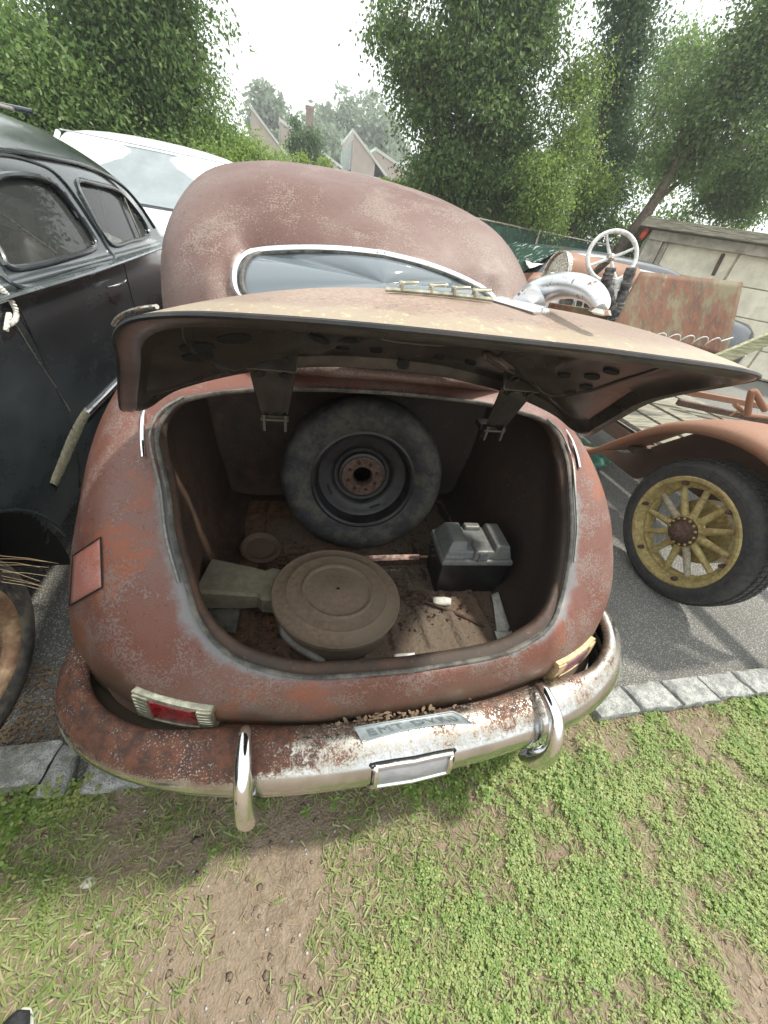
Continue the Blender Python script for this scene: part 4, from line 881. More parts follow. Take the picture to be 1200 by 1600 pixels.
def rr2(y, zt, w0, w1):   # cabin section with tumblehome
    c = -1.44; o = []
    for t in np.linspace(0, 1, 8): o.append((c+w0+(w1-w0)*t**1.3, y, 1.05+g+(zt-.10-1.05)*t))
    for t in np.linspace(0, 1, 11)[1:-1]: o.append((c+w1*math.cos(math.pi*t)*(1-.10*math.sin(math.pi*t)), y, zt-.10+g+.10*math.sin(math.pi*t)**.6+.03*math.sin(math.pi*t)))
    for t in np.linspace(1, 0, 8): o.append((c-w0-(w1-w0)*-1*-t**1.3 if False else c-(w0+(w1-w0)*t**1.3), y, 1.05+g+(zt-.10-1.05)*t))
    return o
loft_thing(van, 'cabin', [rr2(5.62, 1.18, 1.04, 1.0), rr2(5.75, 1.34, 1.06, .99), rr2(5.95, 1.56, 1.07, .96), rr2(6.10, 1.69, 1.08, .94), rr2(6.3, 1.765, 1.08, .93), rr2(6.7, 1.80, 1.08, .93), rr2(7.6, 1.81, 1.08, .93), rr2(9.0, 1.80, 1.08, .92), rr2(9.4, 1.70, 1.06, .9)], M_['white'], 5)
v = []; 
for t in np.linspace(0, 1, 9):
    for u in np.linspace(-1, 1, 17):
        y = 5.58+.50*t; z = 1.20+.47*t; v.append((-1.44+u*(.97-.08*t), y+.10*u*u-.02, z+g+.03-.04*u*u*t))
mk('windscreen', v, gridf(9, 17), M_['hazeglass'], van)
for s in (-1, 1): MB().tube([(-1.44+s*.985, 5.66, 1.23+g), (-1.44+s*.90, 6.16, 1.70+g)], .022, 8).build('pillar_trim', M_['white'], van)
MB().tube([(-1.44+u*.62, 6.06+.04*u*u, 1.72+g+.0) for u in np.linspace(-1.4, 1.4, 20)], .008, 6).build('roof_seam', simple('pale_grey_seam', (.45, .47, .48), .5), van)
for sx_ in (-2.3, -.58):
    for y in (5.8, 8.7): MB().lathe([(.0, .11), (.2, .11), (.3, .10), (.34, .06), (.34, -.06), (.3, -.1), (0, -.1)], 28, fr((sx_, y, .34+g), (1, 0, 0), (0, 1, 0))).build('wheel', M_['tyre2'], van)
dk = thing('dark_truck', 'dark vehicle roof with a ribbed rack seen above the black car at far left', 'truck', (-4.0, 6.5, g-.2))
def dr_(y, z1): return rrect(-4.9, -2.75, .4+g, z1+g-.17, y, .25)
loft_thing(dk, 'body', [dr_(5.2, 1.1), dr_(5.5, 1.5), dr_(5.8, 1.86), dr_(6.3, 1.93), dr_(7.5, 1.92), dr_(8.6, 1.85), dr_(9, 1.3)], M_['sedan'])
for k in range(7): MB().tube([(-4.6+k*.27, 5.70, 1.90), (-4.55+k*.27, 6.05, 2.0), (-4.5+k*.27, 6.6, 2.02)], .018, 8).build('rack_bar', M_['chrome_dull'], dk)
MB().tube([(-4.85, 5.72, 1.91), (-2.75, 5.72, 1.91)], .02, 8).tube([(-4.85, 6.6, 2.03), (-2.7, 6.6, 2.03)], .025, 8).build('rack_rail', M_['black'], dk)
for sx_ in (-4.75, -2.9):
    for y in (5.9, 8.3): MB().lathe([(.0, .11), (.2, .11), (.3, .10), (.36, .06), (.36, -.06), (.3, -.1), (0, -.1)], 24, fr((sx_, y, .36+g), (1, 0, 0), (0, 1, 0))).build('wheel', M_['tyre2'], dk)
# ================================================================== VINTAGE TRUCK ON THE RIGHT
WC = np.array([2.27, 1.25, .435])
tr = thing('vintage_truck', 'stripped vintage truck with a rust orange fender and a yellow spoked wheel', 'truck', (2.9, 2.4, 0))
axw = (-math.cos(.049)*.9998, math.sin(.049), -.022)
m = fr(WC, axw, (0, 0, 1))
wo = thing('wheel', None, None, (0, 0, 0)); wo.parent = tr; wo.location = WC-np.array([2.9, 2.4, 0])
tp = [(.315, .01), (.327, .018), (.345, .026), (.375, .030), (.400, .022), (.418, .006), (.428, -.02), (.432, -.05), (.433, -.08), (.432, -.11), (.428, -.14), (.41, -.165), (.37, -.175), (.32, -.16), (.31, -.09)]
MB().lathe(tp, 96, m, True).build('tyre', M_['tyre2'], wo)
gr = MB()
for rr0, hh in ((.372, .0305), (.385, .028)): gr.tube([tuple(m @ Vector((rr0*math.cos(t), rr0*math.sin(t), hh))) for t in np.linspace(0, 2*math.pi, 96)[:-1]], .0018, 5, closed=True)
gr.build('sidewall_ring', M_['tyre2'], wo)
tread = MB()
for k in range(84):
    a_ = k*2*math.pi/84
    for (h0, h1, rr0) in ((-.012, -.040, .4335), (-.052, -.085, .4365), (-.095, -.128, .435)):
        c = np.array(m @ Vector((rr0*math.cos(a_+h0), rr0*math.sin(a_+h0), (h0+h1)/2))); xx = Vector((0, 0, 1)); 
        rad = Vector((math.cos(a_+h0), math.sin(a_+h0), 0)); tan = Vector((-rad.y, rad.x, 0))
        q = [m @ (Vector((0, 0, (h0+h1)/2))+rad*(rr0+dr)+tan*dt+Vector((0, 0, dh))) for dr in (-.006, .002) for dt in (-.012, .012) for dh in (-.014, .014)]
        tread.add([tuple(p) for p in q], [(0, 1, 3, 2), (4, 6, 7, 5), (0, 4, 5, 1), (2, 3, 7, 6), (0, 2, 6, 4), (1, 5, 7, 3)])
to_ = tread.build('tread_blocks', M_['tyre2'], wo); to_['kind'] = 'stuff'
MB().lathe([(.327, .012), (.332, .020), (.322, .026), (.306, .022), (.298, .008), (.292, -.02), (.286, -.024), (.268, -.022), (.262, -.03), (.262, -.075), (.30, -.09), (.325, -.08)], 96, m, True).build('rim', M_['yellow'], wo)
for k in range(12):
    a_ = (k+.35)*math.pi/6; rad = np.array([math.cos(a_), math.sin(a_)])
    P = [m @ Vector((rad[0]*r_, rad[1]*r_, -.030)) for r_ in (.06, .09, .13, .18, .23, .268)]
    MB().tube([tuple(p) for p in P], [.020, .022, .020, .0175, .016, .015], 14, flat=1.1).build('spoke', M_['yellowg'] if k in (2, 7) else M_['yellow'], wo)
MB().lathe([(0, -.012), (.10, -.012), (.102, -.05), (0, -.05)], 40, m).build('hub_flange', M_['yellow'], wo)
MB().lathe([(.088, -.012), (.09, -.003), (.066, 0), (.060, .008), (.054, .030), (.044, .050), (.026, .062), (0, .066)], 40, m).build('hub_cap', M_['hubrust'], wo)
for k in range(14):
    a_ = k*2*math.pi/14; MB().lathe([(0, .008), (.005, .007), (.008, .002), (.008, -.012)], 8, m @ Matrix.Translation((.079*math.cos(a_), .079*math.sin(a_), 0))).build('hub_bolt', M_['yellow'], wo)
for k in range(6):
    a_ = k*math.pi/3+.55; MB().lathe([(0, .032), (.010, .031), (.012, .022), (.014, .0)], 6, m @ Matrix.Translation((.288*math.cos(a_), .288*math.sin(a_), 0))).build('rim_lug', M_['hubrust'], wo)
MB().lathe([(0, -.105), (.185, -.105), (.192, -.112), (.192, -.20), (0, -.20)], 48, m).build('brake_drum', M_['yellow'], wo)
MB().tube([tuple(m @ Vector((0, 0, -.15))), tuple(m @ Vector((0, 0, -.9)))], .045, 12).build('axle', M_['rustdark'], tr)
# fender
fp_ = cr([(2.36, .435), (2.20, .455), (2.06, .535), (1.88, .72), (1.69, .90), (1.46, 1.02), (1.20, 1.06), (.96, 1.00), (.78, .84), (.68, .62)], 7)
tw = np.linspace(0, 1, len(fp_)); v = []; 
for (y, z), t in zip(fp_, tw):
    wk = min(1, .22+t*3.2); flare = max(0, 1-t*7)
    for u, dz, dx in ((0, -.055, .012), (.0, -.02, -.004), (.04, .0, 0.0), (.14, .016, 0), (.4, .028, 0), (.7, .03, 0), (1.0, .02, 0)):
        v.append((2.16-.05*flare+dx+u*.42*wk, y, z+dz*wk))
fe = mk('fender', v, gridf(len(fp_), 7), M_['rustorange'], tr); md = fe.modifiers.new('t', 'SOLIDIFY'); md.thickness = .006
v = [(2.60, y, z) for (y, z) in fp_]+[(2.60, y, max(.35, z-.30)) for (y, z) in fp_]
mk('fender_apron', v, gridf(2, len(fp_)), M_['rustdark'], tr)
# frame rails, axle gear, deck boards
for x in (2.75, 3.45): MB().box((x, 2.6, .52), (.07, 4.2, .11)).build('frame_rail', M_['rustdark'], tr, bevel=.006)
for k, (x, w_) in enumerate(((2.86, .30), (3.19, .30), (3.52, .28), (3.83, .27), (4.12, .25))):
    MB().box((x, 2.75+.05*(k % 2), .625+.006*(k % 3)), (w_, 2.1+.1*((k*3) % 4), .032), Matrix.Rotation(R_(.6*(k % 3)-.5), 3, 'Z')).build('deck_board', M_['wood'], tr, bevel=.004)
for y in (2.0, 3.5): MB().box((3.4, y, .585), (1.9, .06, .045)).build('cross_member', M_['rustdark'], tr, bevel=.004)
MB().box((4.05, 2.65, .80), (2.0, .045, .05), Matrix.Rotation(R_(-18), 3, 'Z')).build('angle_iron', M_['rustorange'], tr, bevel=.003)
MB().box((4.35, 2.35, .72), (1.8, .05, .05), Matrix.Rotation(R_(-24), 3, 'Z')).build('angle_iron', M_['hubrust'], tr, bevel=.003)
# fire wall / instrument board
db = PY(915, 470, 3.05)
bd = MB().box(db, (.78, .03, .30), Matrix.Rotation(R_(-12), 3, 'X')).build('instrument_board', M_['whitemetal'], tr, bevel=.01)
for (px, py, r_) in ((886, 470, .055), (905, 474, .03), (921, 476, .038)):
    p = PY(px, py, 3.0); MB().lathe([(0, .004), (r_*.8, .004), (r_*.85, .010), (r_, .008), (r_, -.02)], 24, fr(p, (0, -1, .2))).build('gauge', M_['seal'], bd)
for px in (900, 912): MB().tube([PY(px+2, 456, 2.98), PY(px-3, 488, 2.95)], .006, 6).build('control_rod', M_['whitemetal'], tr)
MB().box(PY(915, 498, 2.75), (.70, .02, .14)).build('lower_board', M_['patina'], tr, bevel=.004)
# steering wheel on its column
sc_ = PY(955, 402, 2.85); sn_ = Vector((-.35, -.80, .42)).normalized(); ms = fr(sc_, sn_, (1, 0, 0))
so_ = MB().tube([tuple(ms @ Vector((.165*math.cos(t), .165*math.sin(t), .01))) for t in np.linspace(0, 2*math.pi, 60)[:-1]], .0145, 12, closed=True).build('steering_wheel', M_['whitemetal'], tr)
for k in range(4):
    a_ = k*math.pi/2+.35; MB().tube([tuple(ms @ Vector((.02*math.cos(a_), .02*math.sin(a_), -.01))), tuple(ms @ Vector((.10*math.cos(a_), .10*math.sin(a_), -.010))), tuple(ms @ Vector((.16*math.cos(a_), .16*math.sin(a_), .008)))], [.012, .010, .009], 8).build('wheel_spoke', M_['whitemetal'], so_)
MB().lathe([(0, .02), (.012, .018), (.026, .005), (.03, -.02)], 20, ms).build('horn_button', M_['chrome_dull'], so_)
MB().tube([tuple(ms @ Vector((0, 0, -.02))), tuple(ms @ Vector((-.03, 0, -.55)))], .026, 12).build('steering_column', M_['seal'], tr)
# fuel drum and cowl
for (pa, pb, yy_, r_, nm) in (((866, 430), (975, 452), 3.55, .185, 'fuel_drum'), ((800, 448), (842, 446), 4.2, .12, 'cowl_shell')):
    p0 = PY(*pa, yy_); p1 = PY(*pb, yy_); L_ = float(np.linalg.norm(p1-p0))
    mm = fr(p0, Vector(p1-p0)); o_ = MB().lathe([(r_*.99, 0), (r_, .02), (r_*.985, .04), (r_, .06), (r_, L_-.04), (r_*.98, L_-.02), (r_, L_), (0, L_)], 40, mm).build(nm, M_['rustorange'], tr)
    MB().lathe([(0, .012), (r_*.9, .012), (r_*.93, -.008), (r_*1.01, -.010), (r_*1.02, .03)], 40, mm).build('end_cap', M_['chrome_dull'] if nm == 'fuel_drum' else M_['rustdark'], o_)
tagp(sheetlet('white_rag', [(818, 410), (850, 404), (858, 414), (826, 424)], 1.50, M_['paper'], 'white rag draped over the orange cowl of the stripped truck', 'rag', wob=.05), kind=None)
# wrapped seat posts
g_ = np.random.default_rng(11)
for pts in ([(955, 418), (948, 440), (951, 462), (957, 484), (957, 500)], [(987, 418), (977, 448), (968, 474), (960, 492), (957, 508)]):
    P = cr([PY(*p, 2.62) for p in pts], 10); r_ = .030+.009*g_.random(len(P)); MB().tube(P, r_, 10).build('wrapped_post', simple('crumbling_black_wrap', (.045, .045, .045), .9, 0, .5, 60, .8, dirt=.6, dirtc=(.22, .22, .21)), tr)
for k in range(2): MB().box(PY(966, 440+k*7, 2.66), (.11, .06, .03)).build('latch_block', M_['whitemetal'], tr, bevel=.004)
# rust panel
y0 = 2.60; q = [PY(1003, 424, y0+.18), PY(1163, 441, y0+.18), PY(1135, 560, y0-.06), PY(955, 514, y0-.06)]
v = []; 
for i in range(21):
    for j in range(13):
        u, t = i/20, j/12; p = (q[0]*(1-u)+q[1]*u)*(1-t)+(q[3]*(1-u)+q[2]*u)*t; p = p.copy(); p[1] += .012*float(fbm(u*3, t*3, 1))-.02*math.sin(u*3.14)*.3; v.append(p)
rpn = mk('rust_panel', v, gridf(21, 13), M_['patina']); md = rpn.modifiers.new('t', 'SOLIDIFY'); md.thickness = .012
tagp(rpn, 'large upright sheet metal panel with green and rust patina on the stripped truck', 'metal panel')
cp = []; c0_, c1_ = PY(985, 523, 2.48), PY(1118, 534, 2.48)
for i in range(160): t = i/159; a_ = t*6.0*2*math.pi; cp.append(c0_+(c1_-c0_)*t+np.array([.022*math.sin(a_), -.02*math.cos(a_)*.5, .030*math.cos(a_)]))
cp += [c1_+np.array([.05, 0, .01]), c1_+np.array([.14, 0, .045])]
tagp(MB().tube(cp, .0042, 6).build('coil_spring', M_['whitemetal']), 'pale stretched coil spring hanging along the foot of the rust panel', 'spring')
pa = [PY(1098, 572, 2.3), PY(1190, 534, 2.3)]; dv = Vector(pa[1]-pa[0]); ln = dv.length; mm = fr((pa[0]+pa[1])/2, dv, (0, 0, 1)); 
pkm = MB(); bxv = MB().box((0, 0, 0), (.105, .028, ln+.12)); pkm.add([tuple(mm @ Vector(p)) for p in bxv.v], bxv.f)
tagp(pkm.build('wood_plank', M_['woodgreen'], bevel=.004), 'mossy splintered plank propped up right of the rust panel', 'plank')
tagp(MB().tube(cr([PY(1195, 640, 2.0), PY(1178, 612, 2.0), PY(1172, 622, 2.0), PY(1168, 648, 2.0)], 6), .022, 10).tube([PY(1148, 632, 2.05), PY(1166, 648, 2.05), PY(1200, 652, 2.05)], .016, 8).tube([PY(1140, 650, 2.1), PY(1156, 640, 2.1)], .006, 6).build('bent_pipe', M_['rustorange']), 'bent rust orange pipe lying on the truck boards at the right picture edge', 'pipe')
# green plastic sheet on the asphalt
q = [PZ(868, 668, .05), PZ(905, 690, .05), PZ(968, 718, .04), PZ(925, 742, .03)]; q2 = PZ(880, 700, .04); v = []
for i in range(31):
    for j in range(21):
        u, t = i/30, j/20; a_ = q[0]*(1-u)+q[2]*u; b_ = q2*(1-u)+q[3]*u; p = a_*(1-t)+b_*t; p = p.copy(); p[2] += .12*abs(float(fbm(u*5, t*4, 1.4))-.45)+.01; v.append(p)
gm = NT('thin_green_plastic'); gm.set((.10, .38, .26), .3, 0, Transmission_Weight=.35, Alpha=.8)
tagp(mk('plastic_sheet', v, gridf(31, 21), gm.m), 'crumpled translucent green plastic sheet on the asphalt by the truck fender tip', 'plastic sheet')
# ================================================================== DARK SEDAN, GARAGE, FENCE
Y0, g = 5.0, .24
sd = thing('grey_sedan', 'dusty dark grey modern sedan parked crosswise behind the stripped truck', 'car', (5.2, 5.9, g))
def ss(x, zl, hw, z0=.22): 
    o = []; c = Y0+.93
    for (a_, b_) in ((-.85, z0), (-.97, z0+.12), (-1., .55), (-.99, .75), (-.93, zl-.08), (-.80, zl), (-.4, zl+.03), (0, zl+.04), (.4, zl+.03), (.8, zl), (.93, zl-.08), (.99, .75), (1., .55), (.97, z0+.12), (.85, z0)): o.append((x, c+a_*hw, b_+g))
    return o
loft_thing(sd, 'body', [ss(1.9, .62, .75, .35), ss(2.0, .78, .86), ss(2.4, .90, .92), ss(3.1, .99, .93), ss(4.6, 1.02, .93), ss(6.3, 1.03, .93), ss(6.9, 1.02, .92), ss(7.3, .95, .88), ss(7.38, .7, .8, .35)], M_['sedan'], 5)
def sg(x, zt, hw): 
    o = []; c = Y0+.93; zb = .95
    for t in np.linspace(0, 1, 6): o.append((x, c-(.90-(.90-hw)*t**1.2), zb+(zt-.07-zb)*t+g))
    for t in np.linspace(0, 1, 9)[1:-1]: o.append((x, c-hw*math.cos(math.pi*t), zt-.07+.07*math.sin(math.pi*t)**.6+g))
    for t in np.linspace(1, 0, 6): o.append((x, c+(.90-(.90-hw)*t**1.2), zb+(zt-.07-zb)*t+g))
    return o
loft_thing(sd, 'roof', [sg(2.75, 1.03, .86), sg(3.05, 1.22, .78), sg(3.35, 1.41, .70), sg(3.6, 1.50, .67), sg(4.2, 1.54, .66), sg(4.9, 1.54, .66), sg(5.4, 1.50, .67), sg(5.8, 1.38, .71), sg(6.15, 1.2, .78), sg(6.5, 1.03, .86)], M_['sedan'], 4)
v = [(2.80+.66*t-.03, Y0+.93+u*(.80-.15*t), 1.02+.42*t+g+.045) for t in np.linspace(0, 1, 7) for u in np.linspace(-1, 1, 11)]
mk('windscreen', v, gridf(7, 11), M_['greenglass'], sd)
def swp(x, z, o_=.014): t = min(1, max(0, (z-.95)/.48)); return (x, Y0+.93-(.90-(.90-.665)*t**1.2)-o_, z+g)
for poly in ([(3.28, 1.06), (4.3, 1.06), (4.3, 1.42), (3.8, 1.42), (3.6, 1.36)], [(4.4, 1.06), (5.2, 1.06), (5.2, 1.40), (4.4, 1.42)], [(5.28, 1.06), (5.85, 1.06), (5.72, 1.2), (5.45, 1.36), (5.28, 1.39)]):
    P = np.array(poly); 
    dn = np.array([P[i]*(1-t)+P[(i+1) % len(P)]*t for i in range(len(P)) for t in np.linspace(0, 1, 5, endpoint=False)]); c = dn.mean(0)
    vs = [swp(*(c+(p-c)*k)) for k in (1, .66, .33, .01) for p in dn]; wn = mk('side_window', vs, gridf(4, len(dn), True), M_['tint'], sd)
    MB().tube([swp(*p, .018) for p in dn], .014, 6, closed=True).build('window_trim', M_['chrome'], wn)
for x in (2.9, 6.0):
    for y in (Y0+.1, Y0+1.76): MB().lathe([(0, .1), (.19, .1), (.21, .09), (.28, .10), (.32, .06), (.32, -.08), (0, -.1)], 32, fr((x, y, .32+g), (0, -1, 0))).build('wheel', M_['tyre2'], sd)
MB().box((7.36, Y0+.93, .50+g), (.10, 1.7, .16)).build('rear_bumper', M_['chrome'], sd, bevel=.02)
ga = thing('garage', 'cream garage with weathered roof boards and closed panelled door behind the sedan', 'garage', (7.12, 8.32, .2), rot=(0, 0, R_(-40)))
cream = simple('aged_cream_paint', (.76, .72, .57), .75, 0, .10, 6, .2, dirt=.2, dirtc=(.22, .20, .15))
trimc = simple('grey_cream_trim', (.46, .43, .36), .8, 0, .2, 9, .3, dirt=.5, dirtc=(.18, .16, .12))
gw_ = 6.2
MB().box((.15+gw_/2, 2.35, 1.07), (gw_, 4.3, 2.14)).build('wall', cream, ga, world=False)
for x in (.17, gw_): MB().box((x+.12, .10, 1.05), (.30, .22, 2.1)).build('door_jamb', trimc, ga, bevel=.01, world=False)
MB().box((.50, .15, 1.02), (.09, .2, 2.0)).build('inner_jamb', trimc, ga, bevel=.006, world=False)
MB().box((.2+gw_/2, .08, 2.09), (gw_+.1, .28, .16)).build('lintel', trimc, ga, bevel=.008, world=False)
for i in range(4):
    for (xa, xb) in ((.56, 1.80), (1.84, 3.1), (3.14, 4.4), (4.44, 6.0)): MB().box(((xa+xb)/2, .165, .27+i*.50), (xb-xa, .06, .485)).build('door_panel', cream, ga, bevel=.012, world=False)
rb = MB(); 
for k in range(5): rb.box((.15+gw_/2, -.10+k*.03, 2.195+k*.034), (gw_+.5-.03*k, .5-.05*k, .030))
rb.box((.15+gw_/2, 2.4, 2.28), (gw_+.4, 4.6, .08)); rb.build('roof', M_['wood'], ga, bevel=.006, world=False)
tagp(MB().tube([PY(1114, 430, 7.25), PY(1133, 392, 7.45)], .035, 6, flat=.5).build('wood_stick', simple('dark_brown_wood', (.09, .06, .04), .8)), 'dark stick leaning against the cream garage door', 'stick')
tagp(MB().lathe([(0, 0), (.05, .02), (.06, .12), (.04, .2), (0, .22)], 12, fr(PY(1000, 374, 8.2), (0.3, 0, 1))).build('red_flower_bag', simple('red_plastic', (.5, .07, .03), .5), autos=None), 'small red plastic tag hanging by the garage corner', 'tag')
fn = thing('mesh_fence', 'green slatted chain link fence behind the parked vehicles', 'fence', (3.5, 9.9, .2))
fm = MB(); 
for k in range(250):
    x = -9+k*.068
    fm.box((x, 9.9, 1.12), (.058, .012, 1.8))
o_ = fm.build('fence_slats', simple('dark_green_slats', (.03, .085, .06), .6, 0, .35, 7, 0), fn); o_['kind'] = 'stuff'
for k in range(9): MB().tube([(-9+k*2.1, 9.86, .1), (-9+k*2.1, 9.86, 2.1)], .03, 8).build('fence_post', M_['chrome_dull'], fn)
MB().tube([(-9, 9.88, 2.06), (8, 9.88, 2.06)], .022, 8).build('top_rail', M_['chrome_dull'], fn)
# ================================================================== SHOE of the photographer
sh = thing('shoe', 'dark knit shoe tip with a pale sole edge at the bottom left corner', 'shoe', (-.62, .06, 0))
def shoe_ring(t, s=1.): 
    c0 = PZ(34, 1578, .05); d = np.array([-.25, -1.0, 0]); d /= np.linalg.norm(d); p = np.array([d[1], -d[0], 0]); y = t*.28; wd = .048*math.sin(min(1, (t+.02)*3.2)*math.pi/2)**.6*s; h = .045+.03*min(1, t*2); o = []
    for k in range(16): a_ = 2*math.pi*k/16; o.append(c0+d*y+p*wd*math.cos(a_)+np.array([0, 0, -.045+.012+h*(.5+.5*math.sin(a_))]))
    return o
loft_thing(sh, 'upper', [shoe_ring(t, .96) for t in (0.0, .03, .1, .25, .45, .7, 1.0)], simple('black_knit', (.02, .022, .026), .8, 0, .5, 260, .9), 4)
def sole(t, z): r = np.array(shoe_ring(t, 1.08)); r[:, 2] = z+.008*np.sign(np.sin(np.arange(16)*2*math.pi/16)); return r
loft_thing(sh, 'sole', [sole(t, .022) for t in (-.012, .03, .1, .25, .45, .7, 1.0)], simple('pale_grey_rubber', (.45, .47, .42), .6), 4)
# ================================================================== SAW-TOOTH BUILDING, CHIMNEY
fb = thing('factory_building', 'long low pink-grey building with saw-tooth skylight roof beyond the trees', 'building', (3, 46, 0))
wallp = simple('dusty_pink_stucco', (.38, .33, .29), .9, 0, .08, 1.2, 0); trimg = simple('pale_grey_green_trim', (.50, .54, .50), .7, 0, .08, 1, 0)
YB = 46.; 
def BP(px, py): return PY(px, py, YB)
e0, e1 = BP(440, 222), BP(700, 300)
x0, x1 = e0[0]-8, e1[0]+10; ze = float(BP(560, 262)[2])-.4
MB().box(((x0+x1)/2, YB+8, ze/2-.4), (x1-x0, 16, ze-.8)).build('wall', simple('dark_shaded_wall', (.10, .105, .11), .9, 0, .1, 1, 0), fb)  # wall below the teeth, one plain dark grey
MB().box(((x0+x1)/2, YB-.15, ze-.45), (x1-x0+.4, .5, .9)).build('fascia', trimg, fb)
for x in np.arange(x0+2, x1, 3.2): MB().box((x, YB-.1, ze/2-.5), (.35, .35, ze-1)).build('pilaster', trimg, fb)
pk = [(392, 168, 447, 214), (438, 190, 535, 240), (553, 207, 607, 262), (588, 236, 672, 290), (640, 255, 730, 320)]
for (a0, b0, a1, b1) in pk:
    p, q = BP(a0, b0), BP(a1, b1); zt = p[2]; xa, xb = p[0], q[0]; zb = ze
    L_ = 9.0
    MB().prism([(xa, YB, zb), (xb, YB, zb), (xa, YB, zt)], (0, L_, 0)).build('tooth', wallp, fb, smooth=False)
    MB().prism([(xa-.12, YB-.12, zt+.02), (xb+.1, YB-.12, zb+.02), (xb+.1, YB-.12, zb+.22), (xa-.12, YB-.12, zt+.25)], (0, L_+.2, 0)).build('roof_edge', trimg, fb, smooth=False)
    gl = MB(); n_ = 9
    sk = MB().box((xa-.05, YB+L_/2, (zb+zt)/2-.15), (.08, L_-.6, (zt-zb)*.75)).build('skylight', simple('grey_sky_glass', (.30, .34, .34), .2), fb)
    for k in range(n_): gl.box((xa-.11, YB+.5+k*(L_-1)/(n_-1), (zb+zt)/2-.15), (.05, .09, (zt-zb)*.75))
    gl.build('glazing_bars', trimg, sk)
cp_ = PY(484, 172, 60); ch = MB().box((cp_[0], 60, cp_[2]-3), (.8, .8, 6.4)).box((cp_[0], 60, cp_[2]+.15), (.95, .95, .25))
tagp(ch.build('chimney', simple('brown_brick', (.20, .14, .11), .9, 0, .2, 3, 0)), 'small brown brick chimney rising behind the saw-tooth roof', 'chimney')
# ================================================================== TREES
def leafcloud(centres, radii, n, size, g, droop=.5, asp=1.9, cl=26, crad=.28, shell=.55, flat=.0):
    """leaf faces gathered in sprays spread through ellipsoid lobes"""
    C_ = np.array(centres, float); Rr = np.array(radii, float); vol = Rr.prod(1)**(2/3); vol /= vol.sum()
    nc = max(1, n//cl); idx = g.choice(len(C_), nc, p=vol)
    # boughs: each lobe carries a few dozen boughs, sprays sit along them
    nb = max(6, nc//16); bi = g.choice(len(C_), nb, p=vol); bd = g.normal(size=(nb, 3)); bd /= np.linalg.norm(bd, axis=1)[:, None]
    bl = .55+.62*g.random(nb); pick = g.integers(0, nb, nc); idx = bi[pick]
    d = bd[pick]+.20*g.normal(size=(nc, 3)); rad = (shell*.7+(1-shell*.7)*g.random(nc)**.7)*bl[pick]
    cc = C_[idx]+d*rad[:, None]*Rr[idx]*1.08
    k = np.repeat(np.arange(nc), cl); sp = g.normal(size=(len(k), 3))*crad*np.array([1, 1, .55]); 
    hang = -np.abs(sp[:, :2]).sum(1)*droop*.6
    p = cc[k]+sp; p[:, 2] += hang
    outd = d[k]*.5+g.normal(size=(len(k), 3))*.75; outd[:, 2] -= droop; outd /= np.linalg.norm(outd, axis=1)[:, None]
    side = np.cross(outd, g.normal(size=(len(k), 3))); side /= np.linalg.norm(side, axis=1)[:, None]+1e-9
    s_ = size*(.6+.8*g.random(len(k)))[:, None]
    a = p; b = p+outd*s_*.5+side*s_*.5/asp; c = p+outd*s_; e = p+outd*s_*.45-side*s_*.5/asp
    up = np.cross(outd, side)*s_*.10
    V = np.stack([a, b+up, c, e+up], 1).reshape(-1, 3); m = len(k); Fq = np.arange(4*m).reshape(m, 4)
    return V, Fq
def fastmesh(name, V, Fq, mat, parent=None, off=None):
    V = np.asarray(V, np.float32); 
    if off is not None: V = V-np.array(off, np.float32)
    k = Fq.shape[1]; me = bpy.data.meshes.new(name); me.vertices.add(len(V)); me.vertices.foreach_set('co', V.ravel())
    me.loops.add(Fq.size); me.loops.foreach_set('vertex_index', Fq.ravel().astype(np.int32)); me.polygons.add(len(Fq))
    me.polygons.foreach_set('loop_start', np.arange(0, Fq.size, k, dtype=np.int32)); me.materials.append(mat); me.update(calc_edges=True)
    o = bpy.data.objects.new(name, me); COL.objects.link(o)
    if parent is not None: o.parent = parent
    return o
LM = {'dark': leafmat('dark_foliage', (.058, .118, .030), (.120, .205, .055), (.24, .31, .11), .45), 'mid': leafmat('mid_foliage', (.10, .18, .045), (.17, .27, .075), (.26, .34, .12), .5),
      'light': leafmat('light_foliage', (.16, .25, .055), (.25, .36, .09), (.34, .42, .14), .55), 'pale': leafmat('pale_distant_foliage', (.14, .20, .13), (.21, .28, .18), (.28, .34, .24), .4), 'blue': leafmat('blue_green_foliage', (.05, .11, .045), (.095, .17, .07), (.16, .24, .10), .45)}
